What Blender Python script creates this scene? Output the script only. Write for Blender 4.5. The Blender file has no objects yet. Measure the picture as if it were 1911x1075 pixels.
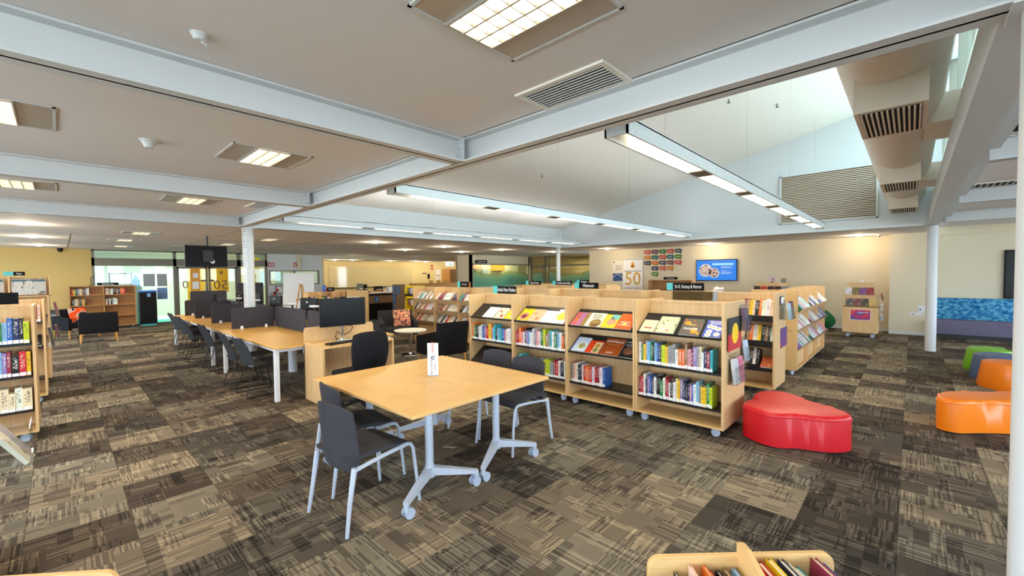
import bpy, bmesh, math, random
from mathutils import Vector, Matrix, Euler
random.seed(7)
R = math.radians
SC = bpy.context.scene
COL = SC.collection
# ---------------------------------------------------------------- camera
CAM_H = 1.65
yaw, pitch, roll = R(43.2), R(-1.83), R(-0.58)
fw = Vector((math.cos(yaw)*math.cos(pitch), math.sin(yaw)*math.cos(pitch), math.sin(pitch)))
rt = Vector((math.sin(yaw), -math.cos(yaw), 0)); up = rt.cross(fw)
rt2 = rt*math.cos(roll) + up*math.sin(roll); up2 = up*math.cos(roll) - rt*math.sin(roll)
cd = bpy.data.cameras.new('camera'); cam = bpy.data.objects.new('camera', cd); COL.objects.link(cam)
cam.matrix_world = Matrix(((rt2.x, up2.x, -fw.x, 0), (rt2.y, up2.y, -fw.y, 0), (rt2.z, up2.z, -fw.z, CAM_H), (0, 0, 0, 1)))
cd.sensor_fit = 'HORIZONTAL'; cd.sensor_width = 36; cd.lens = 794/1911*36; cd.clip_start = 0.05; cd.clip_end = 200
SC.camera = cam
# ---------------------------------------------------------------- sky, exposure
SKY_STRENGTH = 10.0
LAMP = 1.0            # overall level of the room's lamps
EXPOSURE = 0.10
w = bpy.data.worlds.new('sky'); SC.world = w; w.use_nodes = True
bg = w.node_tree.nodes['Background']; bg.inputs[0].default_value = (0.71, 0.855, 1.0, 1); bg.inputs[1].default_value = SKY_STRENGTH
SC.view_settings.view_transform = 'Standard'; SC.view_settings.look = 'None'
SC.view_settings.exposure = EXPOSURE; SC.view_settings.gamma = 1; SC.view_settings.use_curve_mapping = False
SC.cycles.max_bounces = 10; SC.cycles.diffuse_bounces = 6; SC.cycles.sample_clamp_indirect = 8
SC.cycles.caustics_reflective = False; SC.cycles.caustics_refractive = False
WARM = (1.0, 0.81, 0.56)
# ---------------------------------------------------------------- materials
def lin(r, g, b):
    f = lambda c: (c/255/12.92) if c/255 <= .04045 else ((c/255+.055)/1.055)**2.4
    return (f(r), f(g), f(b), 1.0)
class NT:
    def __init__(s, name):
        s.m = bpy.data.materials.new(name); s.m.use_nodes = True
        s.t = s.m.node_tree; s.b = s.t.nodes['Principled BSDF']; s.out = s.t.nodes['Material Output']
    def n(s, typ, **k):
        o = s.t.nodes.new(typ)
        for a, v in k.items(): setattr(o, a, v)
        return o
    def l(s, a, b): s.t.links.new(a, b)
    def put(s, sock, v):
        if hasattr(v, 'is_output') or isinstance(v, bpy.types.NodeSocket): s.l(v, sock)
        elif v is not None: sock.default_value = v
    def M(s, op, a, b=None, c=None):
        o = s.n('ShaderNodeMath', operation=op)
        s.put(o.inputs[0], a); s.put(o.inputs[1], b)
        if c is not None: s.put(o.inputs[2], c)
        return o.outputs[0]
    def mix(s, f, a, b, mode='MIX'):
        o = s.n('ShaderNodeMix', data_type='RGBA', blend_type=mode)
        s.put(o.inputs[0], f); s.put(o.inputs[6], a); s.put(o.inputs[7], b)
        return o.outputs[2]
    def coord(s, kind='Object', scale=(1, 1, 1), loc=(0, 0, 0)):
        t = s.n('ShaderNodeTexCoord'); mp = s.n('ShaderNodeMapping')
        mp.inputs['Scale'].default_value = scale; mp.inputs['Location'].default_value = loc
        s.l(t.outputs[kind], mp.inputs[0]); return mp.outputs[0]
    def noise(s, vec, scale, detail=2, rough=.5):
        o = s.n('ShaderNodeTexNoise'); o.inputs['Scale'].default_value = scale; o.inputs['Detail'].default_value = detail
        o.inputs['Roughness'].default_value = rough; s.l(vec, o.inputs['Vector']); return o.outputs[0]
    def ramp(s, f, stops, interp='LINEAR'):
        o = s.n('ShaderNodeValToRGB'); o.color_ramp.interpolation = interp; e = o.color_ramp.elements
        while len(e) < len(stops): e.new(.5)
        for i, (p, c) in enumerate(stops): e[i].position = p; e[i].color = c
        s.l(f, o.inputs[0]); return o.outputs[0]
    def bump(s, h, strength=.2, dist=.002):
        o = s.n('ShaderNodeBump'); o.inputs['Strength'].default_value = strength; o.inputs['Distance'].default_value = dist
        s.l(h, o.inputs['Height']); s.l(o.outputs[0], s.b.inputs['Normal'])
    def done(s, col=None, rough=None, metal=None, spec=None):
        if col is not None: s.put(s.b.inputs['Base Color'], col)
        if rough is not None: s.put(s.b.inputs['Roughness'], rough)
        if metal is not None: s.put(s.b.inputs['Metallic'], metal)
        if spec is not None: s.put(s.b.inputs['Specular IOR Level'], spec)
        return s.m
def plain(name, col, rough=.5, metal=0, var=.05, spec=.5, nscale=6, bump=0):
    k = NT(name); n = k.noise(k.coord(), nscale, 3)
    d = tuple(c*(1-var) for c in col[:3])+(1,); e = tuple(min(1, c*(1+var)) for c in col[:3])+(1,)
    if bump: k.bump(k.noise(k.coord(), 300, 2), bump, .002)
    return k.done(k.mix(n, d, e), rough, metal, spec)
def woodm(name, c1, c2, sc=(22, 22, 1.6), rough=.45):
    k = NT(name); v = k.coord('Object', sc)
    n = k.noise(v, 1.6, 4, .6); f = k.noise(v, 9, 2)
    n2 = k.M('ADD', k.M('MULTIPLY', n, .75), k.M('MULTIPLY', f, .25))
    return k.done(k.ramp(n2, [(.3, c1), (.7, c2)]), rough, 0, .4)
def emit(name, col, strength, base=.8):
    k = NT(name); k.b.inputs['Base Color'].default_value = (base, base, base, 1)
    k.b.inputs['Emission Color'].default_value = col; k.b.inputs['Emission Strength'].default_value = strength
    return k.m
def fabric(name, col, var=.25, sc=500):
    k = NT(name); v = k.coord(); n = k.noise(v, sc, 2, .7); n2 = k.noise(v, 7, 3)
    d = tuple(c*(1-var) for c in col[:3])+(1,); e = tuple(min(1, c*(1+var)) for c in col[:3])+(1,)
    k.bump(n, .3, .0015); f = k.M('ADD', k.M('MULTIPLY', n, .6), k.M('MULTIPLY', n2, .4))
    return k.done(k.mix(f, d, e), .9, 0, .2)
def glassm(name, col=(.9, 1, .97, 1), alpha=.18, rough=.03):
    k = NT(name); tr = k.n('ShaderNodeBsdfTransparent'); gl = k.n('ShaderNodeBsdfGlossy')
    tr.inputs[0].default_value = col; gl.inputs['Roughness'].default_value = rough
    fr = k.n('ShaderNodeFresnel'); fr.inputs[0].default_value = 1.45
    mx = k.n('ShaderNodeMixShader'); k.l(k.M('MINIMUM', k.M('ADD', k.M('MULTIPLY', fr.outputs[0], .6), alpha*.1), .3), mx.inputs[0])
    k.l(tr.outputs[0], mx.inputs[1]); k.l(gl.outputs[0], mx.inputs[2]); k.l(mx.outputs[0], k.out.inputs[0])
    return k.m
def objcol(name, rough=.4, marks=True):
    """book cover: colour from the object, printed title strip on the spine"""
    k = NT(name); oi = k.n('ShaderNodeObjectInfo'); c = oi.outputs['Color']
    if not marks: return k.done(c, rough, 0, .4)
    tc = k.n('ShaderNodeTexCoord'); sep = k.n('ShaderNodeSeparateXYZ'); k.l(tc.outputs['Object'], sep.inputs[0])
    cb = k.n('ShaderNodeCombineXYZ')
    k.l(k.M('MULTIPLY', sep.outputs[0], 2.2), cb.inputs[0]); k.l(k.M('ADD', k.M('MULTIPLY', sep.outputs[2], 26), k.M('MULTIPLY', oi.outputs['Random'], 90)), cb.inputs[2])
    n = k.noise(cb.outputs[0], 1.0, 1)
    inx = k.M('LESS_THAN', k.M('ABSOLUTE', k.M('SUBTRACT', sep.outputs[0], .5)), .30)
    lo = k.M('ADD', .25, k.M('MULTIPLY', oi.outputs['Random'], .2))
    inz = k.M('MULTIPLY', k.M('GREATER_THAN', sep.outputs[2], lo), k.M('LESS_THAN', sep.outputs[2], .9))
    iny = k.M('LESS_THAN', sep.outputs[1], .02)
    mask = k.M('MULTIPLY', k.M('MULTIPLY', inx, inz), k.M('MULTIPLY', iny, k.M('GREATER_THAN', n, .53)))
    s2 = k.n('ShaderNodeSeparateColor'); k.l(c, s2.inputs[0])
    lum = k.M('GREATER_THAN', s2.outputs[1], .3)
    ink = k.mix(lum, (.75, .73, .66, 1), (.05, .05, .06, 1))
    return k.done(k.mix(k.M('MULTIPLY', mask, .8), c, ink), rough, 0, .4)
MT = {}
MT['wall'] = plain('cream_paint', lin(220, 209, 182), .7, var=.02)
MT['wall_warm_lit'] = plain('warm_lit_cream_paint', lin(196, 170, 106), .7, var=.02)  # cream with the yellow cast of warm light put into the colour
MT['wall_far'] = plain('pale_yellow_paint', lin(230, 212, 156), .7, var=.02)
MT['wall_white'] = plain('white_paint', lin(214, 218, 216), .7, var=.02)
MT['ceil'] = plain('ceiling_paint', lin(226, 222, 220), .85, var=.02, spec=.2)
MT['ceil2'] = plain('raked_ceiling_paint', lin(238, 234, 224), .8, var=.02, spec=.2)
MT['beam'] = plain('beam_white_paint', lin(208, 211, 213), .45, var=.02)
MT['birch'] = woodm('birch_veneer', lin(208, 166, 112), lin(230, 194, 144))
MT['birch_h'] = woodm('birch_veneer_lengthwise', lin(206, 164, 104), lin(232, 192, 132), (1.6, 22, 22))
MT['beech'] = woodm('beech_tabletop', lin(208, 158, 80), lin(222, 176, 100), (3, 3, 3), .35)
MT['oak'] = woodm('oak_veneer', lin(176, 124, 70), lin(198, 146, 88))
MT['honey'] = woodm('honey_wood', lin(196, 138, 66), lin(216, 160, 86))
MT['brown'] = woodm('brown_laminate', lin(112, 84, 56), lin(130, 100, 68))
MT['black'] = plain('black_metal', lin(30, 28, 28), .4, var=.1)
MT['blackp'] = plain('black_plastic', lin(17, 17, 18), .45, var=.1, spec=.2)
MT['screen'] = plain('dark_screen', lin(9, 9, 10), .25, var=.05, spec=.2)
MT['silver'] = plain('silver_paint', lin(190, 200, 216), .4, .1, var=.03)
MT['whitem'] = plain('white_metal', lin(226, 230, 236), .4, var=.02)
MT['chrome'] = plain('chrome', (.75, .75, .77, 1), .12, 1, var=.02)
MT['reflector'] = plain('brushed_reflector', lin(190, 184, 176), .35, .45, var=.03)
MT['wheel'] = plain('grey_castor', lin(176, 190, 214), .35, var=.05)
MT['char'] = fabric('charcoal_fabric', lin(62, 61, 66))
MT['char2'] = fabric('dark_charcoal_fabric', lin(52, 52, 56))
MT['felt'] = fabric('grey_felt', lin(64, 62, 68), .35, 260)
MT['blackf'] = fabric('black_fabric', lin(26, 26, 30))
MT['shell'] = fabric('slate_fabric', lin(60, 62, 66))
MT['page'] = plain('paper', lin(236, 230, 214), .8, var=.04)
MT['white'] = plain('white_card', lin(244, 244, 242), .6, var=.01)
MT['book'] = objcol('book_cover')
MT['flatcol'] = objcol('plain_colour', .5, False)
MT['red'] = plain('red_vinyl', lin(204, 20, 32), .38, var=.06, bump=.05)
MT['orange'] = plain('orange_vinyl', lin(244, 128, 16), .3, var=.05)
MT['slate'] = plain('slate_blue_vinyl', lin(78, 96, 132), .35, var=.05)
MT['lime'] = plain('lime_vinyl', lin(112, 178, 28), .35, var=.05)
MT['green'] = fabric('green_bean_fabric', lin(34, 96, 54))
MT['sofa_seat'] = fabric('lilac_grey_fabric', lin(112, 108, 132))
MT['glass'] = glassm('clear_glass')
MT['acrylic'] = glassm('clear_acrylic', (.96, .98, .98, 1), .3)
MT['alu'] = plain('grey_aluminium', lin(120, 116, 104), .45, .3, var=.04)
MT['lamp'] = emit('lamp_louvre_glow', (1, .86, .58, 1), 5.0)
MT['added_uplamp'] = emit('added_uplight_glow', (.92, .95, 1, 1), 2.0)  # glow of the strips added on top of the troughs
MT['lamp_w'] = emit('downlight_glow', (1, .90, .66, 1), 9.0)
MT['duct'] = plain('duct_cream', lin(236, 224, 208), .5, .05, var=.03)
MT['dark'] = plain('dark_void', lin(26, 24, 22), .8)
MT['teal'] = plain('teal_acrylic', lin(70, 190, 190), .3)
MT['signk'] = plain('sign_black', lin(11, 11, 12), .6, spec=.15)
MT['ink'] = plain('ink_black', lin(20, 20, 22), .6)
MT['inkw'] = plain('ink_white', lin(248, 248, 248), .6)
MT['redp'] = plain('extinguisher_red', lin(180, 26, 26), .3)
MT['yellow'] = plain('yellow_panel', lin(248, 190, 10), .5)
MT['yellow2'] = plain('yellow_stand', lin(240, 206, 20), .45)
# sofa back: blue patterned upholstery
k = NT('blue_patterned_upholstery'); v = k.coord('Object', (9, 9, 14))
n = k.noise(v, 1.5, 4, .7); MT['sofa_back'] = k.done(k.ramp(n, [(.40, lin(26, 92, 148)), (.5, lin(60, 140, 190)), (.58, lin(110, 180, 205))]), .85, 0, .2)
# carpet tiles: everything keyed to the 0.5 m tile grid
def carpet():
    k = NT('carpet_tile_pile'); g = k.n('ShaderNodeNewGeometry'); s = k.n('ShaderNodeSeparateXYZ'); k.l(g.outputs['Position'], s.inputs[0])
    x = k.M('ADD', k.M('SUBTRACT', s.outputs[0], .30), 40); y = k.M('ADD', k.M('SUBTRACT', s.outputs[1], .04), 40)
    cx = k.M('FLOOR', k.M('MULTIPLY', x, 2)); cy = k.M('FLOOR', k.M('MULTIPLY', y, 2))
    def wn(a, b, c=0.0):
        v = k.n('ShaderNodeCombineXYZ'); k.put(v.inputs[0], a); k.put(v.inputs[1], b); k.put(v.inputs[2], c)
        o = k.n('ShaderNodeTexWhiteNoise', noise_dimensions='3D'); k.l(v.outputs[0], o.inputs[0]); return o
    cell = wn(cx, cy); sep = k.n('ShaderNodeSeparateColor'); k.l(cell.outputs[1], sep.inputs[0])
    rot = k.M('GREATER_THAN', k.M('FRACT', k.M('MULTIPLY', k.M('ADD', cx, cy), .5)), .25)
    a = k.M('ADD', k.M('MULTIPLY', x, k.M('SUBTRACT', 1, rot)), k.M('MULTIPLY', y, rot))
    b = k.M('ADD', k.M('MULTIPLY', y, k.M('SUBTRACT', 1, rot)), k.M('MULTIPLY', x, rot))
    cid = k.M('ADD', cx, k.M('MULTIPLY', cy, 17.3))
    # broad tone blocks (two sizes), stripe runs along a, cross threads along b
    b1 = wn(k.M('FLOOR', k.M('MULTIPLY', a, 5)), k.M('FLOOR', k.M('MULTIPLY', b, 8)), cid).outputs[0]
    b2 = wn(k.M('FLOOR', k.M('MULTIPLY', a, 14)), k.M('FLOOR', k.M('MULTIPLY', b, 5)), k.M('ADD', cid, 9)).outputs[0]
    st = wn(k.M('FLOOR', k.M('MULTIPLY', b, 104)), k.M('FLOOR', k.M('ADD', k.M('MULTIPLY', a, 6), k.M('MULTIPLY', b1, 3))), cid).outputs[0]
    st2 = wn(k.M('FLOOR', k.M('MULTIPLY', a, 104)), k.M('FLOOR', k.M('MULTIPLY', b, 7)), cid).outputs[0]
    stm = k.M('GREATER_THAN', b1, .30); st2m = k.M('GREATER_THAN', b2, .62)
    fine = k.noise(g.outputs['Position'], 230, 3, .8)
    def thread(v, m, dk, lt): return k.M('MULTIPLY', m, k.M('SUBTRACT', k.M('MULTIPLY', k.M('GREATER_THAN', v, .84), lt), k.M('MULTIPLY', k.M('LESS_THAN', v, .36), dk)))
    lines = k.M('ADD', thread(st, stm, .20, .12), thread(st2, st2m, .16, .10))
    patch = k.M('SUBTRACT', k.M('MULTIPLY', k.M('GREATER_THAN', b2, .93), .14), k.M('MULTIPLY', k.M('LESS_THAN', b2, .09), .18))
    tone = k.M('ADD', k.M('MULTIPLY', sep.outputs[0], .43), k.M('MULTIPLY', b1, .16))
    tone = k.M('ADD', k.M('ADD', tone, lines), patch)
    tone = k.M('ADD', k.M('ADD', tone, k.M('MULTIPLY', k.M('SUBTRACT', fine, .5), 1.05)), .12)
    c = k.ramp(tone, [(.0, lin(44, 38, 33)), (.28, lin(84, 75, 66)), (.55, lin(128, 116, 99)), (.9, lin(186, 168, 139))])
    grey = k.mix(k.M('MULTIPLY', k.M('GREATER_THAN', sep.outputs[1], .66), .7), c, k.mix(1.0, c, (.88, .98, 1.06, 1), 'MULTIPLY'))
    k.bump(fine, .5, .004)
    return k.done(grey, .95, 0, .1)
MT['carpet'] = carpet()
# ---------------------------------------------------------------- geometry helpers
class MB:
    def __init__(s): s.v = []; s.f = []; s.m = []
    def add(s, vs, fs, mi=0):
        o = len(s.v); s.v += [tuple(p) for p in vs]; s.f += [tuple(i+o for i in q) for q in fs]; s.m += [mi]*len(fs); return s
    def box(s, x0, y0, z0, x1, y1, z1, mi=0, M=None):
        vs = [Vector(p) for p in ((x0, y0, z0), (x1, y0, z0), (x1, y1, z0), (x0, y1, z0), (x0, y0, z1), (x1, y0, z1), (x1, y1, z1), (x0, y1, z1))]
        if M is not None: vs = [M @ p for p in vs]
        return s.add(vs, [(0, 3, 2, 1), (4, 5, 6, 7), (0, 1, 5, 4), (1, 2, 6, 5), (2, 3, 7, 6), (3, 0, 4, 7)], mi)
    def rbox(s, x0, y0, z0, x1, y1, z1, r=.02, seg=3, mi=0, M=None):
        bm = bmesh.new(); bmesh.ops.create_cube(bm, size=1)
        for v in bm.verts: v.co = Vector(((x0+x1)/2+v.co.x*(x1-x0), (y0+y1)/2+v.co.y*(y1-y0), (z0+z1)/2+v.co.z*(z1-z0)))
        bmesh.ops.bevel(bm, geom=bm.edges[:], offset=r, segments=seg, profile=.5, affect='EDGES')
        bm.verts.index_update(); vs = [v.co.copy() for v in bm.verts]
        if M is not None: vs = [M @ p for p in vs]
        s.add(vs, [tuple(v.index for v in f.verts) for f in bm.faces], mi); bm.free(); return s
    def cyl(s, p0, p1, r0, r1=None, n=12, mi=0):
        p0, p1 = Vector(p0), Vector(p1); r1 = r0 if r1 is None else r1
        d = (p1-p0).normalized(); a = d.orthogonal().normalized(); b = d.cross(a)
        vs = []
        for p, r in ((p0, r0), (p1, r1)):
            for i in range(n):
                t = 2*math.pi*i/n; vs.append(p+a*r*math.cos(t)+b*r*math.sin(t))
        fs = [(i, (i+1) % n, n+(i+1) % n, n+i) for i in range(n)]+[tuple(range(n-1, -1, -1)), tuple(range(n, 2*n))]
        return s.add(vs, fs, mi)
    def tube(s, pts, r, n=8, mi=0, rs=None, flat=1.0):
        P = [Vector(p) for p in pts]; vs = []; prev = None
        for i, p in enumerate(P):
            d = ((P[i+1] if i+1 < len(P) else p)-(P[i-1] if i else p)).normalized()
            a = d.orthogonal().normalized() if prev is None else (prev-d*prev.dot(d)).normalized()
            prev = a; b = d.cross(a); rr = rs[i] if rs else r
            for j in range(n):
                t = 2*math.pi*j/n; vs.append(p+a*rr*math.cos(t)+b*rr*flat*math.sin(t))
        fs = []
        for i in range(len(P)-1):
            for j in range(n): fs.append((i*n+j, i*n+(j+1) % n, (i+1)*n+(j+1) % n, (i+1)*n+j))
        fs += [tuple(range(n-1, -1, -1)), tuple(range((len(P)-1)*n, len(P)*n))]
        return s.add(vs, fs, mi)
    def prism(s, poly, z0, z1, mi=0, M=None):
        n = len(poly); vs = [Vector((x, y, z0)) for x, y in poly]+[Vector((x, y, z1)) for x, y in poly]
        if M is not None: vs = [M @ p for p in vs]
        return s.add(vs, [tuple(range(n-1, -1, -1)), tuple(range(n, 2*n))]+[(i, (i+1) % n, n+(i+1) % n, n+i) for i in range(n)], mi)
    def rprism(s, poly, z0, z1, r=.02, seg=3, mi=0):
        bm = bmesh.new(); bv = [bm.verts.new((x, y, z0)) for x, y in poly]; f = bm.faces.new(bv)
        if f.normal.z > 0 or sum((poly[i][0]*poly[(i+1) % len(poly)][1]-poly[(i+1) % len(poly)][0]*poly[i][1]) for i in range(len(poly))) > 0: f.normal_flip()
        e = bmesh.ops.extrude_face_region(bm, geom=[f]); tv = [g for g in e['geom'] if isinstance(g, bmesh.types.BMVert)]
        for v in tv: v.co.z = z1
        te = [ed for ed in bm.edges if all(abs(v.co.z-z1) < 1e-6 for v in ed.verts)]
        bmesh.ops.bevel(bm, geom=te, offset=r, segments=seg, profile=.5, affect='EDGES')
        bmesh.ops.recalc_face_normals(bm, faces=bm.faces[:]); bm.verts.index_update()
        s.add([v.co.copy() for v in bm.verts], [tuple(v.index for v in q.verts) for q in bm.faces], mi); bm.free(); return s
    def lathe(s, prof, n=20, c=(0, 0, 0), mi=0):
        vs = []; fs = []; m = len(prof)
        for i in range(n):
            t = 2*math.pi*i/n
            for r, z in prof: vs.append((c[0]+r*math.cos(t), c[1]+r*math.sin(t), c[2]+z))
        for i in range(n):
            for j in range(m-1): a = i*m+j; b = ((i+1) % n)*m+j; fs.append((a, b, b+1, a+1))
        return s.add(vs, fs, mi)
    def shell(s, fn, nu, nv, th, mi=0):
        g = [[Vector(fn(i/nu, j/nv)) for j in range(nv+1)] for i in range(nu+1)]
        def nor(i, j):
            a = g[min(i+1, nu)][j]-g[max(i-1, 0)][j]; b = g[i][min(j+1, nv)]-g[i][max(j-1, 0)]; return a.cross(b).normalized()
        vs = []
        for sg in (.5, -.5):
            for i in range(nu+1):
                for j in range(nv+1):
                    edge = min(i, nu-i, j, nv-j); k = .55 if edge == 0 else 1
                    vs.append(g[i][j]+nor(i, j)*th*sg*k)
        N = (nu+1)*(nv+1); I = lambda i, j, t: t*N+i*(nv+1)+j; fs = []
        for i in range(nu):
            for j in range(nv):
                fs.append((I(i, j, 0), I(i+1, j, 0), I(i+1, j+1, 0), I(i, j+1, 0))); fs.append((I(i, j, 1), I(i, j+1, 1), I(i+1, j+1, 1), I(i+1, j, 1)))
        for i in range(nu):
            for j in (0, nv): q = (I(i, j, 0), I(i, j, 1), I(i+1, j, 1), I(i+1, j, 0)); fs.append(q if j == 0 else q[::-1])
        for j in range(nv):
            for i in (0, nu): q = (I(i, j, 0), I(i, j+1, 0), I(i, j+1, 1), I(i, j, 1)); fs.append(q if i == 0 else q[::-1])
        return s.add(vs, fs, mi)
    def mesh(s, name, mats, smooth=False, ang=40):
        me = bpy.data.meshes.new(name); me.from_pydata(s.v, [], s.f)
        for m in (mats if isinstance(mats, (list, tuple)) else [mats]): me.materials.append(MT[m] if isinstance(m, str) else m)
        if any(s.m): me.polygons.foreach_set('material_index', s.m)
        if smooth: me.polygons.foreach_set('use_smooth', [True]*len(me.polygons)); me.set_sharp_from_angle(angle=R(ang))
        me.update(); return me
def link(name, data, parent=None, loc=(0, 0, 0), rot=(0, 0, 0)):
    o = bpy.data.objects.new(name, data); COL.objects.link(o); o.location = loc; o.rotation_euler = rot
    if parent: o.parent = parent
    return o
def ob(name, mb, mat, parent=None, loc=(0, 0, 0), rot=(0, 0, 0), smooth=False, label=None, ang=40):
    o = link(name, mb.mesh(name, mat, smooth, ang), parent, loc, rot)
    if label: o['label'] = label
    return o
def tag(o, label, cat, group=None):
    o['label'] = label; o['category'] = cat
    if group: o['group'] = group
    return o
def thing(name, label, cat, loc=(0, 0, 0), rz=0, group=None):
    return tag(link(name, None, None, loc, (0, 0, rz)), label, cat, group)
def struct(name, mb, mat, parent=None, smooth=False):
    o = ob(name, mb, mat, parent, smooth=smooth)
    if not parent: o['kind'] = 'structure'
    return o
def dup(root, loc, rz, label=None, group=None):
    def cp(o, par):
        c = o.copy(); COL.objects.link(c); c.parent = par
        for ch in list(o.children): cp(ch, c)
        return c
    kids = list(root.children); r = root.copy(); COL.objects.link(r); r.location = loc; r.rotation_euler = (0, 0, rz)
    for ch in kids: cp(ch, r)
    if label: r['label'] = label
    if group: r['group'] = group
    return r
def text(body, size, mat, parent, loc, rot=(R(90), 0, 0), align='CENTER', name='lettering', sx=1, ext=.0008, mirror=False):
    cu = bpy.data.curves.new(name, 'FONT'); cu.body = body; cu.size = size; cu.align_x = align; cu.align_y = 'CENTER'
    cu.extrude = ext; cu.resolution_u = 2; cu.materials.append(MT[mat] if isinstance(mat, str) else mat)
    o = bpy.data.objects.new('text_source', cu); COL.objects.link(o); bpy.context.view_layer.update()
    me = bpy.data.meshes.new_from_object(o.evaluated_get(bpy.context.evaluated_depsgraph_get())); me.name = name
    bpy.data.objects.remove(o); bpy.data.curves.remove(cu)
    o = link(name, me, parent, loc, rot); o.scale = (-sx if mirror else sx, 1, 1); return o
FX = (R(90), 0, R(-90)); FY = (R(90), 0, 0)          # upright faces looking to -X / -Y
def bx(*a): return MB().box(*a)
def spot_area(name, loc, sx, sy, power, col=WARM, parent=None, shape='RECTANGLE', spread=170):
    l = bpy.data.lights.new(name, 'AREA'); l.shape = shape; l.size = sx
    if shape in ('RECTANGLE', 'ELLIPSE'): l.size_y = sy
    l.energy = power*LAMP; l.color = col; l.spread = R(spread)
    return link(name, l, parent, loc)
# ---------------------------------------------------------------- floor: carpet tiles on a 0.5 m grid
TX, TY = .30, .04
fl = struct('floor', bx(-3.6, -6.1, -.12, 20, 25, -.006), 'dark')
g = MB(); near = []
def tile_poly(x, y): return (x, y, x+.5, y+.5)
def in_view(x, y):
    d = Vector((x+.25, y+.25, -CAM_H)); dep = d.dot(fw)
    if dep < .3: return False
    u = d.dot(rt2)/dep*794; vv = -d.dot(up2)/dep*794
    return abs(u) < 1010 and abs(vv) < 600
cells = []
for i in range(-9, 40):
    for j in range(-13, 40):
        x, y = TX+.5*i, TY+.5*j
        if -3.6 <= x <= 19.5 and -6.1 <= y <= 19.3: cells.append((math.hypot(x+.25, y+.25), x, y))
vis = sorted(c for c in cells if in_view(c[1], c[2]))[:290]; vs = set((c[1], c[2]) for c in vis)
tb = MB(); e = .0008
tb.add([(e, e, -.006), (.5-e, e, -.006), (.5-e, .5-e, -.006), (e, .5-e, -.006), (e, e, -.001), (.5-e, e, -.001), (.5-e, .5-e, -.001), (e, .5-e, -.001),
        (.002, .002, 0), (.498, .002, 0), (.498, .498, 0), (.002, .498, 0)],
       [(0, 1, 5, 4), (1, 2, 6, 5), (2, 3, 7, 6), (3, 0, 4, 7), (4, 5, 9, 8), (5, 6, 10, 9), (6, 7, 11, 10), (7, 4, 8, 11), (8, 9, 10, 11)])
tme = tb.mesh('carpet_tile', 'carpet')
for d, x, y in vis: link('carpet_tile', tme, fl, (x, y, 0))
for d, x, y in cells:
    if (x, y) not in vs: g.add([(p[0]+x, p[1]+y, p[2]) for p in tb.v], tb.f)
rest = ob('carpet_tiling', g, 'carpet', fl); rest['kind'] = 'stuff'
# ground outside
struct('ground', bx(-60, -60, -.4, 80, 80, -.2), plain('pale_paving', lin(214, 210, 200), .9))
# ---------------------------------------------------------------- walls
ZC, ZB, ZF = 2.735, 2.55, 2.62
def wall(name, mat, boxes):
    m = MB()
    for b in boxes: m.box(*b)
    return struct(name, m, mat)
# behind the camera: window walls
m = []
def windows_x(y0, y1, x, z0, z1):
    return [(x-.15, y0, 0, x, y1, z0), (x-.15, y0, z1, x, y1, 2.8)]
wall('wall_back', 'wall', windows_x(-6.1, 25, -3.6, .75, 2.45)+[(-3.75, y-.12, .75, -3.6, y+.12, 2.45) for y in (-6, -3, 0, 3, 6, 9, 12, 15, 18, 19.6, 24.9)])
wall('wall_side', 'wall', [(-3.75, -6.25, 0, 15.5, -6.1, .75), (-3.75, -6.25, 2.45, 15.5, -6.1, 2.8)]+[(x-.12, -6.25, .75, x+.12, -6.1, 2.45) for x in (-3.6, -.5, 2.5, 5.5, 8.5, 11.5, 15.3)])
# wall with the screen and the sofa
wall('wall_right', 'wall', [(15.4, -6.2, 0, 15.55, 9.95, 2.9)])
wall('wall_pier', 'wall', [(14.9, -.34, 0, 15.4, .42, 2.62)])
struct('baseboard_right', MB().box(15.385, .42, 0, 15.4, 9.95, .09).box(14.885, -.34, 0, 14.9, .42, .09), 'wall_white')
struct('trim_1', MB().box(15.36, -6, 2.545, 15.4, -.34, 2.735), 'wall')
struct('trim_2', MB().box(15.385, 4.79, 2.08, 15.4, 4.90, 2.6), 'wall')
# far wall beside the entrance
wall('wall_left', 'wall_warm_lit', [(-3.6, 19.8, 0, .77, 19.95, 2.62)])
m = MB().box(6.02, 19.8, 0, 8.32, 19.95, 1.30).box(6.02, 19.8, 1.92, 8.32, 19.95, 2.62).box(6.02, 19.8, 1.3, 6.10, 19.95, 1.92).box(8.2, 19.8, 1.3, 8.32, 19.95, 1.92)
struct('wall_entrance', m, 'wall_white')
struct('wall_far', MB().box(8.32, 22, 0, 16.85, 22.15, 2.6).box(18.1, 22, 0, 20, 22.15, 2.6).box(16.85, 22, 2.05, 18.1, 22.15, 2.6).box(8.32, 19.8, 0, 8.4, 22, 2.6), 'wall_far')
struct('trim_3', bx(8.32, 19.75, 2.45, 20, 19.95, 2.62), 'wall')
struct('trim_4', bx(7.22, 19.7, 1.95, 7.36, 19.8, 2.62), 'wall')
# ---------------------------------------------------------------- ceilings
def ceil(mat, *b): return struct('ceiling', bx(*b), mat)
ceil('ceil', -3.75, -6.25, ZC, 2.3, 8.85, ZC+.1)
ceil('ceil', 2.3, -6.25, ZC, 15.5, -.385, ZC+.1)
ceil('ceil', -3.75, 8.85, ZF, 20, 19.9, ZF+.1)
ceil('ceil', 8.32, 19.9, 2.45, 20, 25, 2.6)
ceil('ceil', 11.98, -.36, 2.6, 20, 8.85, 2.7)
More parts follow.
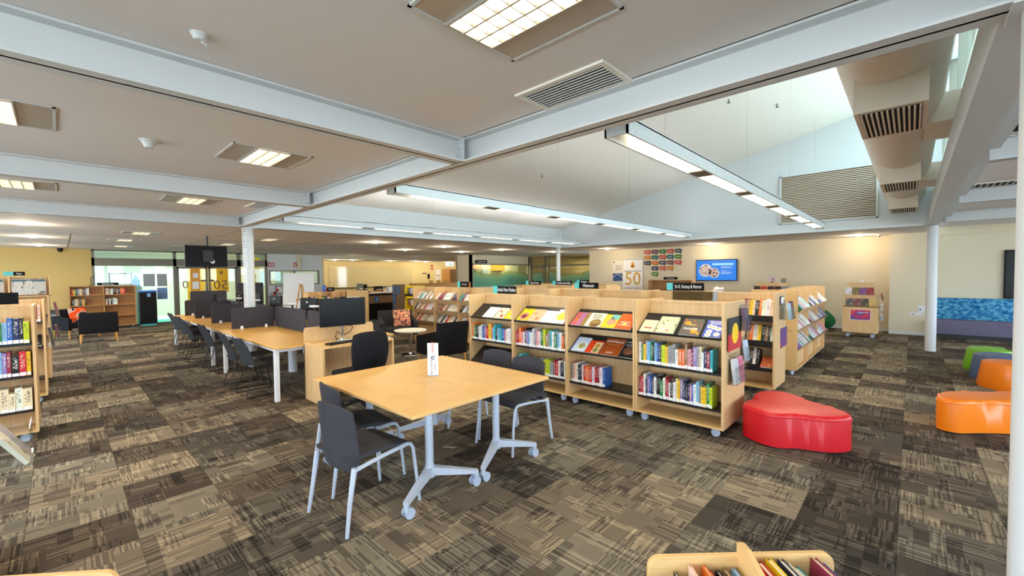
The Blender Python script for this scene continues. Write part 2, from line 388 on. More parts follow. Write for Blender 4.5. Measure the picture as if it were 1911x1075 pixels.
# dark strips drawn in as shadow joints between ceiling sheets, entrance zone
for i, b_ in enumerate(((-3.6, 13.2, 6, 13.212), (.2, 13.2, .212, 19.8), (2.6, 9.0, 2.612, 19.8), (5.0, 9.0, 5.012, 19.8), (.2, 16.4, 6, 16.412))): struct(f'trim_{i+20}', bx(b_[0], b_[1], ZF-.004, b_[2], b_[3], ZF), 'alu')
# raked roof over the middle hall
z_at = lambda y: 3.2+(8.8-y)*.235
m = MB().add([(2.2, 8.95, z_at(8.95)), (12, 8.95, z_at(8.95)), (12, -.5, z_at(-.5)), (2.2, -.5, z_at(-.5)), (2.2, 8.95, z_at(8.95)+.12), (12, 8.95, z_at(8.95)+.12), (12, -.5, z_at(-.5)+.12), (2.2, -.5, z_at(-.5)+.12)],
             [(0, 1, 2, 3), (4, 7, 6, 5), (0, 4, 5, 1), (1, 5, 6, 2), (2, 6, 7, 3), (3, 7, 4, 0)])
ra = struct('ceiling_raked', m, 'ceil2')
for (x, y) in ((6.2, 3.1), (8.2, 2.4), (9.4, 1.9), (5.5, 1.2), (7.4, 6)):
    ob('sprinkler_head', MB().cyl((x, y, z_at(y)-.06), (x, y, z_at(y)+.02), .012, n=8).cyl((x, y, z_at(y)-.065), (x, y, z_at(y)-.058), .03, n=10), 'alu', ra)
def gable(name, x0, x1):
    pts = [(-.5, ZB+.0), (8.9, ZB+.0), (8.9, z_at(8.9)), (-.5, z_at(-.5))]
    m = MB().prism([(p[0], p[1]) for p in pts], x0, x1, M=Matrix(((0, 0, 1, 0), (1, 0, 0, 0), (0, 1, 0, 0), (0, 0, 0, 1))))
    return struct(name, m, 'beam')
gable('wall_gable_far', 11.98, 12.08)
struct('wall_gable_near', MB().prism([(-.5, ZC), (8.9, ZC), (8.9, z_at(8.9)), (-.5, z_at(-.5))], 2.22, 2.26, M=Matrix(((0, 0, 1, 0), (1, 0, 0, 0), (0, 1, 0, 0), (0, 0, 0, 1)))), 'beam')
struct('wall_low_side', bx(2.3, 8.86, 2.55, 12, 8.96, 3.25), 'beam')
# clerestory: sill wall, window strip, mullions
m = MB().box(2.2, -.52, ZB+.1, 12, -.42, 3.6).box(2.2, -.52, 5.0, 12, -.42, 5.5)
struct('wall_clerestory', m, 'beam')
wn = struct('window_1', bx(2.2, -.48, 3.6, 12, -.46, 5.0), 'glass')
for x in (2.3, 4.2, 6.1, 8.0, 9.9, 11.8): ob('mullion', bx(x-.06, -.54, 3.6, x+.06, -.40, 5.0), 'alu', wn)
ob('sill', bx(2.2, -.56, 3.57, 12, -.36, 3.61), 'whitem', wn)
# louvre grille on the far gable
lg = thing('wall_louvre', 'wide cream horizontal louvre grille high on the far gable wall', 'grille', (11.98, 1.44, 2.78))
ob('frame', MB().box(-.05, -.9, 0, 0, -.87, 1.15).box(-.05, .87, 0, 0, .9, 1.15).box(-.05, -.9, 0, 0, .9, .03).box(-.05, -.9, 1.12, 0, .9, 1.15), 'beam', lg)
ob('backing', bx(-.012, -.87, .03, -.004, .87, 1.12), 'brown', lg)
sm = MB().add([(-.045, -.87, 0), (-.012, -.87, .022), (-.012, .87, .022), (-.045, .87, 0), (-.045, -.87, .006), (-.045, .87, .006)], [(0, 1, 2, 3), (0, 3, 5, 4), (4, 5, 2, 1)])
sme = sm.mesh('slat', MT['duct'])
for i in range(28): link('slat', sme, lg, (0, 0, .035+i*.0385))
struct('trim_5', bx(11.93, -.36, ZB, 12.02, 8.86, 2.77), 'beam')
# ---------------------------------------------------------------- steel beams and columns
def ibeam(axis, p, a0, a1, zb=ZB, zt=ZC, fl=.15):
    m = MB()
    for (q0, q1, z0, z1) in ((-fl/2, fl/2, zb, zb+.012), (-.008, .008, zb, zt), (-fl/2, fl/2, zt-.014, zt-.002)):
        if axis == 'x': m.box(a0, p+q0, z0, a1, p+q1, z1)
        else: m.box(p+q0, a0, z0, p+q1, a1, z1)
    o = struct('ceiling_beam', m, 'beam'); return o
main = ibeam('y', 2.3, -.42, 8.92)
CB = [2.68, 5.73, 8.85]
for y in [-.35-3.05]+CB: ibeam('x', y, -3.6, 2.22)
ibeam('x', -.35, -3.6, 2.22); struct('ceiling_beam', bx(2.38, -.39, ZB, 11.98, -.22, ZC+.08), 'beam')
ibeam('x', 8.85, 2.38, 11.95)
for x in (5.35, 8.4, 11.45): ibeam('y', x, -6.1, -.46)
ibeam('y', 2.3, -6.1, -.44)
for y in CB+[-.35]:
    ob('end_plate', bx(2.215, y-.085, ZB, 2.232, y+.085, ZC-.002), 'beam', main)
    for s_ in (-1, 1):
        for z in (ZB+.05, ZB+.1, ZB+.145): ob('bolt', MB().cyl((2.20, y+s_*.045, z), (2.218, y+s_*.045, z), .011, n=6), 'silver', main)
def column(x, y, z1, label, r=.068):
    o = struct('column', MB().cyl((x, y, 0), (x, y, z1), r, n=24).box(x-.1, y-.1, z1-.012, x+.1, y+.1, z1), 'beam', smooth=True); o['label'] = label; return o
column(2.31, -.335, ZB, 'round white steel column at the right edge of the view', .07)
column(2.42, 8.88, ZB, 'round white steel column rising out of the bench desks')
column(11.7, 8.8, ZB, 'round white steel column at the back of the hall')
column(12.15, -.3, ZB+.02, 'round white steel column in front of the blue sofa', .085)
# cable spine hanging beside the desk column
sp = thing('cable_spine', 'white segmented cable spine running up beside the desk column', 'cable spine', (2.30, 8.745, .73))
pod = MB().rbox(-.03, -.02, 0, .03, .02, .028, .006, 2).mesh('segment', 'whitem')
for i in range(50): link('segment', pod, sp, (0, 0, .01+i*.036))
# ---------------------------------------------------------------- duct
du = thing('air_duct', 'large round cream air duct under the raked ceiling', 'duct', (0, .13, 3.3))
def ring(u, v, r0=.36):
    a = 2*math.pi*u; return (2.5+v*9.45, r0*math.cos(a), r0*math.sin(a))
m = MB(); N = 40; xs = []; x = 2.5
while x < 11.96: xs += [(x, .32), (x+.05, .328), (x+.07, .328), (x+.12, .32)]; x += .14
vs_ = [(x, r*math.cos(2*math.pi*i/N), r*math.sin(2*math.pi*i/N)) for x, r in xs for i in range(N)]
m.add(vs_, [(k_*N+i, k_*N+(i+1) % N, (k_+1)*N+(i+1) % N, (k_+1)*N+i) for k_ in range(len(xs)-1) for i in range(N)])
ob('pipe', m, 'duct', du, smooth=True, ang=60)
for x in (4.05, 7.55, 9.6 if 0 else 10.7):
    bxo = ob('outlet_box', MB().box(x, -.2, -.5, x+.82, .2, -.2), 'duct', du)
    ob('grille_void', bx(x+.05, -.17, -.504, x+.77, .17, -.498), 'dark', bxo)
    sl = bx(x+.05, -.006, -.516, x+.77, .006, -.50).mesh('slat', 'duct')
    for i in range(12): link('slat', sl, bxo, (0, -.16+i*.029, 0))
    ob('branch_box', bx(x+1.55, -.55, -.28, x+2.3, -.2, -.02), 'duct', du)
# ---------------------------------------------------------------- light fittings
def panel_light(x, y, z, label, lamp=True, power=26):
    t = thing('ceiling_light', label, 'ceiling light', (x, y, z), 0, 'recessed square ceiling lights')
    ob('frame', MB().box(-.31, -.31, -.008, -.295, .31, .0).box(.295, -.31, -.008, .31, .31, 0).box(-.31, -.31, -.008, .31, -.295, 0).box(-.31, .295, -.008, .31, .31, 0), 'beam', t)
    for s_ in (-1, 1):
        a, b = sorted((s_*.13, s_*.295)); ob('reflector', bx(a, -.295, -.005, b, .295, -.001), 'reflector', t)
    ob('lamp', bx(-.13, -.285, -.004, .13, .285, -.001), 'lamp', t)
    lv = MB()
    for i in range(4): xx = -.13+i*.26/3; lv.box(xx-.004, -.285, -.022, xx+.004, .285, -.004)
    for j in range(9): yy = -.28+j*.07; lv.box(-.13, yy-.002, -.018, .13, yy+.002, -.004)
    ob('louvre', lv, 'reflector', t)
    spot_area('lamp_light', (0, 0, -.03), .24, .55, power, WARM, t)
    return t
def downlight(x, y, z, label, power=10, r=.085):
    t = thing('downlight', label, 'downlight', (x, y, z), 0, 'round ceiling downlights')
    ob('rim', MB().lathe([(r, 0), (r+.03, -.002), (r+.03, -.008), (r+.0, -.014), (r, 0)], 24), 'beam', t, smooth=True)
    ob('lamp', MB().lathe([(0, -.035), (r*.6, -.03), (r*.95, -.012), (r, -.001)], 20), 'lamp_w', t, smooth=True)
    l = bpy.data.lights.new('lamp_light', 'POINT'); l.energy = power*1.5*LAMP; l.color = WARM; l.shadow_soft_size = .05; link('lamp_light', l, t, (0, 0, -.11))
    return t
panel_light(1.3, 1.18, ZC, 'largest louvred ceiling light at the top edge of the picture', power=20)
panel_light(1.3, 4.28, ZC, 'square ceiling light between the first and second cross beams', power=20)
panel_light(1.3, 7.37, ZC, 'square ceiling light between second and third cross beams, over the desks', power=20)
panel_light(-.29, 4.27, ZC, 'half cut-off ceiling light at the left picture edge, upper one', power=20)
panel_light(-.29, 7.38, ZC, 'half cut-off ceiling light at the left picture edge, lower one', power=20)
panel_light(1.24, 12.05, ZF, 'nearest flat panel light in the entrance ceiling', power=22)
panel_light(1.17, 14.5, ZF, 'middle flat panel light in the entrance ceiling', power=22)
panel_light(1.3, 17.3, ZF, 'farthest flat panel light in the entrance ceiling', power=22)
panel_light(3.75, 12.15, ZF, 'flat panel light just right of the desk column', power=22)
panel_light(3.4, 14.6, ZF, 'flat panel light behind the top of the desk column', power=22)
DL = [(-.39, 11.2, ZF, 'nearest round downlight above the newspaper rack'), (-.37, 14.5, ZF, 'second round downlight above the newspaper rack'), (-.35, 18, ZF, 'third round downlight close to the cream wall'),
      (6.3, 11.3, ZF, 'nearest downlight left of the back hall row'), (8.95, 13.9, ZF, 'second downlight above the information desk'), (9.0, 11.6, ZF, 'downlight above the slanted racks, middle of the row'),
      (11.6, 13.8, ZF, 'downlight in front of the exit sign'), (11.9, 11.7, ZF, 'downlight left of the back column'), (14.8, 11.4, ZF, 'downlight just left of the back column top'),
      (14.4, 8.5, 2.6, 'downlight above the fifty banner'), (14.75, 4.9, 2.6, 'downlight above the wall screen'), (14.6, 1.04, 2.6, 'downlight right of the louvre near the wall pier')]
for x, y, z, lb in DL: downlight(x, y, z, lb, 15)
for x, y, lb in ((9.2, 20.4, 'leftmost low downlight before the yellow wall'), (9.9, 19.99, 'second low downlight before the yellow wall'), (12.2, 20.4, 'third low downlight before the yellow wall'),
                 (13.6, 20.1, 'fourth low downlight before the yellow wall'), (14.8, 20.8, 'fifth low downlight before the yellow wall'), (16.3, 20.6, 'low downlight behind the exit sign'), (18.2, 20.4, 'rightmost low downlight over the office')):
    downlight(x, y, 2.45, lb, 20)
def trough(y, label):
    t = thing('trough_light', label, 'light', (2.66, y, 2.6), 0, 'long suspended trough lights')
    ob('channel', MB().box(0, -.09, 0, 9.0, -.075, .11).box(0, .075, 0, 9.0, .09, .11).box(0, -.09, .1, 9.0, .09, .115).box(0, -.09, 0, .012, .09, .115).box(8.988, -.09, 0, 9, .09, .115), 'beam', t)
    for i in range(6):
        x0 = .32+i*1.46
        ob('lamp', bx(x0, -.072, .012, x0+1.18, .072, .02), 'lamp', t); ob('blank_plate', bx(x0+1.19, -.074, .004, x0+1.45 if i < 5 else 8.98, .074, .012), 'alu', t)
        spot_area('lamp_light', (x0+.59, 0, .004), 1.15, .13, 9, WARM, t)
        ob('added_uplight_strip', bx(x0, -.05, .116, x0+1.18, .05, .122), 'added_uplamp', t)  # glowing strip added to brighten the raked ceiling
        u = spot_area('fill_uplight', (x0+.59, 0, .13), 1.15, .1, 3.6, (.92, .95, 1.0), t); u.rotation_euler = (R(180), 0, 0)  # added fill lamp, aimed up at the raked ceiling
    for x in (.8, 3.2, 5.7, 8.2): ob('hanger_wire', MB().cyl((x, 0, .11), (x, 0, z_at(y)-2.6), .0008, n=4), 'alu', t)
    return t
trough(1.5, 'suspended trough light nearest the air duct'); trough(4.4, 'middle suspended trough light across the hall'); trough(7.95, 'suspended trough light along the low side wall')
# vents and ceiling devices
def vent(x, y, sx, sy, z, label, along='y', n=9):
    t = thing('ceiling_vent', label, 'vent', (x, y, z), 0, 'louvred ceiling air vents')
    ob('frame', MB().box(-sx/2-.03, -sy/2-.03, -.012, -sx/2, sy/2+.03, 0).box(sx/2, -sy/2-.03, -.012, sx/2+.03, sy/2+.03, 0).box(-sx/2, -sy/2-.03, -.012, sx/2, -sy/2, 0).box(-sx/2, sy/2, -.012, sx/2, sy/2+.03, 0), 'ceil2', t)
    ob('void', bx(-sx/2, -sy/2, -.003, sx/2, sy/2, -.001), 'dark', t)
    L = (sx if along == 'y' else sy)/n
    for i in range(n):
        o = -((sx if along == 'y' else sy)/2)+L*(i+.5)
        M_ = Matrix.Translation((o if along == 'y' else 0, 0 if along == 'y' else o, -.01)) @ (Matrix.Rotation(R(35), 4, 'Y') if along == 'y' else Matrix.Rotation(R(35), 4, 'X'))
        ob('slat', MB().box(*((-.0035, -sy/2, -.001, .0035, sy/2, .001) if along == 'y' else (-sx/2, -.008, -.001, sx/2, .008, .001)), M=M_), 'beam', t)
vent(2.08, 1.46, .26, .55, ZC, 'black slatted ceiling vent beside the main beam near the big light')
vent(2.12, 7.2, .22, .5, ZC, 'dark ceiling vent above the desks beside the main beam')
vent(4.95, -.75, .45, .45, ZC, 'ceiling vent at the right picture edge, nearest', 'x')
vent(8.2, -.8, .45, .5, ZC, 'second ceiling vent right of the air duct', 'x'); vent(13.5, -.95, .4, .6, ZC, 'farthest ceiling vent above the sofa', 'x')
vent(11.0, -1.9, .4, .6, ZC, 'small ceiling fitting beside the right picture edge', 'x', 3)
vent(2.6, 16.2, .5, .12, ZF, 'thin dark slot vent behind the hanging screen', 'x', 2)
t = thing('smoke_detector', 'white round smoke detector on the ceiling between cross beams', 'detector', (.52, 4.4, ZC))
ob('base', MB().cyl((0, 0, -.012), (0, 0, 0), .06, n=20), 'beam', t); ob('chamber', MB().lathe([(0, -.06), (.03, -.058), (.04, -.03), (.052, -.012)], 20), 'beam', t, smooth=True)
t = thing('sprinkler', 'small white ceiling sensor high on the upper left ceiling', 'sensor', (.46, 2.33, ZC)); ob('body', MB().lathe([(0, -.03), (.02, -.028), (.028, -.01), (.035, 0)], 14), 'beam', t, smooth=True)
ob('nozzle', MB().cyl((.01, 0, -.03), (.03, .01, -.036), .006, n=8), 'beam', t)
t = thing('security_camera', 'small dark dome camera on the ceiling by the cream wall', 'camera', (.06, 19.5, ZF)); ob('dome', MB().lathe([(0, -.13), (.05, -.11), (.07, -.05), (.07, 0)], 14), 'blackp', t, smooth=True)
t = thing('ceiling_sensor', 'dark ceiling sensor where the wall meets the pier', 'sensor', (14.7, .62, 2.6)); ob('body', MB().lathe([(0, -.05), (.05, -.04), (.06, 0)], 14), 'beam', t, smooth=True); ob('lens', MB().cyl((-.04, 0, -.05), (.0, 0, -.03), .02, n=8), 'blackp', t)
t = thing('ceiling_speaker', 'small round plate on the back hall ceiling', 'sensor', (7.0, 12.6, ZF)); ob('plate', MB().cyl((0, 0, -.015), (0, 0, 0), .09, n=18), 'alu', t)
# ---------------------------------------------------------------- frames: furniture is drawn with its front to local -Y
class Fr:
    def __init__(s, x, y, rz, z=0): s.o = Vector((x, y, z)); s.rz = rz; s.c = math.cos(rz); s.s = math.sin(rz)
    def p(s, x, y, z=0): return (s.o.x+s.c*x-s.s*y, s.o.y+s.s*x+s.c*y, s.o.z+z)
HX = R(-90)     # front looks to -X
# ---------------------------------------------------------------- chairs round the table
def chair_mesh(name, label):
    t = thing(name, label, 'chair')
    ob('seat', MB().shell(lambda u, v: (-.235+.47*u, -.225+.45*v, .455+.018*math.cos(math.pi*(u-.35)*1.1)-.02*(u-.5)**2-.03*max(0, u-.8)*5*.3), 10, 8, .045), 'char', t, smooth=True, ang=70)
    def back(u, v):
        w_ = .45*(1-.12*abs(2*u-1)**3*0-.06*v**3)
        yy = (u-.5)*w_; zz = .365+.44*v-.035*abs(2*u-1)**3*v-.02*(1-v)*abs(2*u-1)**2*0
        return (-.222-.02*v-.025*(v**2)+.05*(2*u-1)**2, yy, zz)
    ob('backrest', MB().shell(back, 12, 10, .03), 'char', t, smooth=True, ang=70)
    for s_ in (-1, 1):
        y = s_*.235
        ob('leg', MB().tube([(.29, y+s_*.01, 0), (.265, y, .25), (.245, y, .40), (.225, y, .435), (.19, y, .445), (.0, y, .43), (-.2, y, .405), (-.225, y, .40)], .0145, 8, flat=.85), 'silver', t, smooth=True)
        ob('leg', MB().tube([(-.29, y+s_*.01, 0), (-.26, y, .2), (-.228, y, .385), (-.222, y, .42)], .013, 8, rs=[.012, .015, .019, .019]), 'silver', t, smooth=True)
    ob('stretcher', MB().box(.15, -.235, .425, .17, .235, .44).box(-.19, -.235, .40, -.17, .235, .415), 'silver', t)
    return t
ch = chair_mesh('visitor_chair', 'nearest charcoal chair at the flip tables, seen from behind')
ch.location = (1.46, 2.835, 0); ch.rotation_euler = (0, 0, R(5)); G = 'charcoal chairs around the flip tables'; ch['group'] = G
dup(ch, (1.66, 3.325, 0), R(-6), 'charcoal chair behind the nearest one, pushed under the flip tables', G)
dup(ch, (3.05, 2.85, 0), R(180), 'charcoal chair at the right table corner, facing left', G)
dup(ch, (3.12, 3.375, 0), R(180), 'charcoal chair on the far right side of the flip tables, mostly hidden', G)
# ---------------------------------------------------------------- flip tables
def flip_table(x0, x1, label):
    cx = (x0+x1)/2; t = thing('flip_table', label, 'table', (cx, 3.10, 0), 0, 'pair of flip-top tables pushed together')
    w_ = (x1-x0)/2-.001
    ob('tabletop', MB().rbox(-w_, -.765, .714, w_, .77, .74, .003, 1), 'beech', t); ob('edge_band', MB().box(-w_-.0005, -.7655, .717, w_+.0005, .7705, .737), 'birch_h', t)
    for s_ in (-1, 1):
        y = s_*.45; ye = s_*.63; d_ = s_*.024
        ob('column', MB().cyl((0, y, .18), (0, y, .70), .031, n=18), 'silver', t, smooth=True); ob('hub', MB().cyl((0, y, .125), (0, y, .215), .040, .034, n=18), 'silver', t, smooth=True)
        ob('top_bracket', MB().box(-.22, y-.03, .69, .22, y+.03, .714), 'silver', t)
        for q in (-1, 1):
            e0, e1 = Vector((0, y, 0)), Vector((q*.33, ye, 0)); dr = (e1-e0).normalized(); sd = Vector((-dr.y, dr.x, 0))
            P8 = [e0+sd*.03+Vector((0, 0, .205)), e0-sd*.03+Vector((0, 0, .205)), e0-sd*.03+Vector((0, 0, .14)), e0+sd*.03+Vector((0, 0, .14)), e1+sd*.018+Vector((0, 0, .118)), e1-sd*.018+Vector((0, 0, .118)), e1-sd*.018+Vector((0, 0, .088)), e1+sd*.018+Vector((0, 0, .088))]
            f_ = ob('foot', MB().add(P8, [(0, 1, 5, 4), (2, 3, 7, 6), (1, 2, 6, 5), (3, 0, 4, 7), (4, 5, 6, 7), (0, 3, 2, 1)]), 'silver', t)
            cx_, cy_ = e1.x-dr.x*.012, e1.y-dr.y*.012
            ob('castor_stem', MB().cyl((cx_, cy_, .045), (cx_, cy_, .115), .017, n=12), 'silver', f_)
            ob('castor', MB().cyl((cx_-q*.016, cy_-.030, .037), (cx_-q*.016, cy_-.018, .037), .037, n=20).cyl((cx_-q*.016, cy_+.018, .037), (cx_-q*.016, cy_+.030, .037), .037, n=20).cyl((cx_-q*.016, cy_-.02, .037), (cx_-q*.016, cy_+.02, .037), .012, n=8), 'wheel', f_, smooth=True)
    ob('cross_rail', MB().box(-.02, -.44, .66, .02, .44, .69), 'silver', t)
    return t
flip_table(1.533, 2.241, 'beech flip-top table, the left one of the joined pair in front')
flip_table(2.243, 2.952, 'beech flip-top table, the right one of the joined pair in front')
k = NT('table_sign_print'); v = k.coord('Object', (1, 1, 1)); n = k.noise(v, 90, 2)
t = thing('table_sign', 'clear upright table sign with printed strip on the flip tables', 'sign', (2.30, 3.15, .741), R(-47))
ob('acrylic', MB().box(-.052, -.006, 0, .052, .006, .30).box(-.052, -.04, 0, .052, .04, .004), 'acrylic', t)
ob('print_sheet', bx(-.049, -.0075, .004, .049, -.0065, .296), 'white', t)
text('LIBRARY', .03, plain('sign_orange', lin(214, 84, 40), .6), t, (0, -.009, .255), (R(90), R(-90), 0)); text('e', .085, plain('sign_navy', lin(24, 36, 90), .6), t, (0, -.009, .17)); text('RESOURCES', .026, 'ink', t, (-.012, -.009, .08), (R(90), R(-90), 0)); text('online', .024, 'ink', t, (.018, -.009, .08), (R(90), R(-90), 0))
t = thing('pen', 'silver pen lying on the carpet under the flip tables', 'pen', (2.46, 3.24, .006), R(-47)); ob('barrel', MB().cyl((0, 0, 0), (.12, 0, 0), .005, n=8), 'chrome', t); ob('tip', MB().cyl((.12, 0, 0), (.135, 0, 0), .004, .001, n=8), 'blackp', t); ob('clip', bx(.005, -.001, .005, .04, .001, .008), 'chrome', t)
# ---------------------------------------------------------------- computer station with task chair
t = thing('computer_station', 'birch computer station with raised back at the end of bench desks', 'workstation', (2.24, 5.35, 0))
ob('side_panel', bx(0, .02, .0, .025, .62, .735), 'birch', t); ob('side_panel', bx(.98, .02, .0, 1.005, .62, .735), 'birch', t)
ob('back_panel', MB().rprism([(0, 0), (1.005, 0), (1.005, .92), (.98, .96), (.025, .96), (0, .93)], .595, .62, .002, 1), 'birch', t).matrix_local = Matrix(((1, 0, 0, 0), (0, 0, 1, 0), (0, 1, 0, 0), (0, 0, 0, 1)))
ob('worktop', MB().rprism([(-.0, .6), (0, .03), (.03, 0), (.08, -.02), (.9, -.02), (.98, 0), (1.005, .03), (1.005, .6)], .735, .762, .004, 1), 'birch_h', t)
ob('modesty_panel', bx(.025, .56, .12, .98, .58, .735), 'birch', t)
t = thing('monitor', 'large black monitor on chrome stand at the birch computer station', 'monitor', (2.68, 5.73, .762), R(-6))
ob('panel', MB().rbox(-.31, -.015, .20, .31, .02, .585, .006, 2), 'blackp', t); ob('screen', bx(-.298, -.0165, .215, .298, -.0145, .572), 'screen', t)
ob('stand', MB().cyl((0, .05, 0), (0, .05, .30), .02, n=14).box(-.02, .015, .32, .02, .05, .42), 'chrome', t); ob('base', MB().rbox(-.11, -.03, 0, .11, .12, .012, .005, 2), 'chrome', t); ob('webcam', MB().rbox(-.035, -.015, .585, .035, .01, .605, .004, 2), 'blackp', t)
ob('cable', MB().tube([(.06, .03, .22), (.14, .02, .17), (.11, .06, .10), (.02, .09, .05), (-.06, .08, .12), (-.09, .06, .05), (-.05, .1, .01)], .006, 6), 'blackp', t, smooth=True)
t = thing('keyboard', 'black keyboard on the birch computer station', 'keyboard', (2.55, 5.50, .762), R(10)); ob('body', MB().rbox(-.21, -.06, 0, .21, .07, .018, .006, 2), 'blackp', t)
kc = MB()
for i in range(14):
    for j in range(4): kc.box(-.2+i*.0287, -.05+j*.028, .017, -.2+i*.0287+.024, -.05+j*.028+.023, .022)
ob('keycap_block', kc, 'black', t)
t = thing('task_chair', 'black office task chair in front of the computer station', 'chair', (2.52, 4.97, 0), R(95))
ob('seat', MB().rbox(-.25, -.25, .42, .24, .25, .50, .035, 4), 'blackf', t, smooth=True, ang=60)
def tb_(u, v):
    yy = (u-.5)*(.52-.12*(1-v)**2-.10*v**5); return (-.25-.04*v+.07*(2*u-1)**2-.03*math.sin(math.pi*v), yy, .47+.52*v-.04*v*(2*u-1)**4)
ob('backrest', MB().shell(tb_, 14, 12, .06), 'blackf', t, smooth=True, ang=80)
ob('back_bar', MB().tube([(-.05, 0, .42), (-.25, 0, .43), (-.31, 0, .52), (-.32, 0, .70)], .022, 8), 'blackp', t, smooth=True)
ob('gas_lift', MB().cyl((0, 0, .10), (0, 0, .42), .026, n=14), 'blackp', t)
for i in range(5):
    a = R(72*i+20); l_ = ob('base_arm', MB().tube([(0, 0, .11), (.15*math.cos(a), .15*math.sin(a), .10), (.29*math.cos(a), .29*math.sin(a), .075)], .018, 8, rs=[.024, .02, .015]), 'blackp', t, smooth=True)
    ob('castor', MB().cyl((.29*math.cos(a)-.02*math.sin(a), .29*math.sin(a)+.02*math.cos(a), .03), (.29*math.cos(a)+.02*math.sin(a), .29*math.sin(a)-.02*math.cos(a), .03), .03, n=14), 'blackp', l_)
# ---------------------------------------------------------------- bench desks with felt screens
def bench(y0, y1, label, legs):
    t = thing('bench_desk', label, 'desk', (2.75, y0, 0)); L = y1-y0
    for s_ in (-1, 1):
        a, b = sorted((s_*.03, s_*.87))
        ob('worktop', MB().rprism([(a, 0), (b, 0), (b, L), (a, L)], .705, .73, .004, 1), 'beech', t)
        for yy in legs: ob('leg', MB().rbox(s_*.82-.03, yy-.03, 0, s_*.82+.03, yy+.03, .70, .008, 2), 'whitem', t)
        ob('side_rail', MB().box(s_*.82-.02, .05, .665, s_*.82+.02, L-.05, .705), 'whitem', t)
    for yy in legs: ob('end_rail', MB().box(-.82, yy-.02, .655, .82, yy+.02, .70), 'whitem', t)
    for yy in (L*.33, L*.67): ob('pedestal', MB().cyl((0, yy, 0), (0, yy, .66), .07, n=14), 'whitem', t, smooth=True)
    ob('cable_tray', bx(-.12, .3, .56, .12, L-.3, .60), 'black', t)
    return t
bench(5.98, 8.76, 'near section of beech bench desk with white square legs', [.10, 2.62])
bench(9.0, 13.2, 'far section of beech bench desk beyond the column', [.47, 4.12])
def felt(x0, y0, x1, y1, label, h=.37, z=.735):
    dx, dy = x1-x0, y1-y0; L = math.hypot(dx, dy); t = thing('desk_screen', label, 'desk screen', (x0, y0, z), math.atan2(dy, dx), 'grey felt desk screens')
    m = MB().rprism([(0, 0), (L, 0), (L, h-.03), (L-.03, h), (.03, h), (0, h-.03)], -.012, .012, .003, 1)
    o = ob('panel', m, 'felt', t); o.rotation_euler = (R(90), 0, 0)
    for xx in (.22*L, .8*L): ob('clamp', MB().lathe([(.0, .05), (.022, .05), (.028, .0), (0, 0)], 12, (xx, -.02, -.003)), 'whitem', t, smooth=True)
    return t
felt(2.06, 8.70, 2.74, 8.70, 'nearest grey felt cross screen on the bench desk'); felt(2.76, 7.25, 2.76, 8.68, 'long grey felt spine screen facing right on the near bench section')
felt(2.76, 6.02, 2.76, 7.15, 'felt spine screen partly behind the large black monitor')
felt(2.06, 10.15, 2.74, 10.15, 'second grey felt cross screen from the column'); felt(2.06, 11.65, 2.74, 11.65, 'third grey felt cross screen from the column'); felt(2.06, 12.75, 2.74, 12.75, 'farthest grey felt cross screen on the bench desk')
felt(2.76, 9.06, 2.76, 10.9, 'felt spine screen just beyond the column'); felt(2.76, 11.0, 2.76, 12.95, 'felt spine screen at the far end of bench desk')
felt(2.3, 13.5, 3.1, 13.5, 'dark felt screen standing on the floor behind the far bench end', 1.30, .0); felt(3.62, 14.6, 3.95, 14.6, 'tall dark partition screen, left one by the entrance', 1.48, .0); felt(4.05, 14.6, 4.32, 14.6, 'tall dark partition screen, right one by the entrance', 1.48, .0)
MONS = [(3.1, 7.95, 100, 'monitor seen from behind, right above the station monitor'), (3.12, 9.75, 96, 'monitor back right of the red extinguisher'), (3.12, 11.1, 98, 'monitor back just right of the desk column'), (3.12, 12.3, 92, 'monitor back just left of the desk column'), (2.55, 12.2, 262, 'far monitor back with small stickers, on the left desks')]
mon = None
def monitor_back(lb):
    t = thing('desk_monitor', lb, 'monitor', (0, 0, 0), 0, 'black monitors on the bench desks')
    ob('panel', MB().rbox(-.26, -.015, .20, .26, .025, .53, .006, 2), 'blackp', t); ob('screen', bx(-.25, -.0165, .21, .25, -.0145, .52), 'screen', t); ob('stand', MB().cyl((0, .04, 0), (0, .04, .3), .016, n=10), 'blackp', t); ob('base', MB().rbox(-.1, -.04, 0, .1, .1, .012, .004, 2), 'blackp', t); ob('sticker', bx(.02, .026, .44, .06, .027, .47), 'white', t); ob('webcam', MB().rbox(-.03, -.01, .53, .03, .01, .548, .003, 1), 'blackp', t)
    return t
for i, (x, y, a, lb) in enumerate(MONS):
    if mon is None: mon = monitor_back(lb); mon.location = (x, y, .731); mon.rotation_euler = (0, 0, R(a))
    else: dup(mon, (x, y, .731), R(a), lb)
for i, (x, y, lb) in enumerate(((3.0, 8.5, 'white desk phone block near the felt spine screen'), (3.0, 10.6, 'white power block left of the extinguisher'), (3.0, 7.5, 'white power block beside the monitor back'), (3.0, 12.0, 'white power block left of the column'))):
    t = thing('power_block', lb, 'power block', (x, y, 1.12)); ob('body', MB().rbox(-.05, -.09, 0, .05, .09, .03, .008, 2), 'whitem', t); ob('post', bx(-.015, -.015, -.39, .015, .015, 0), 'black', t); ob('bar', bx(-.24, -.02, -.01, -.02, .02, 0), 'black', t)
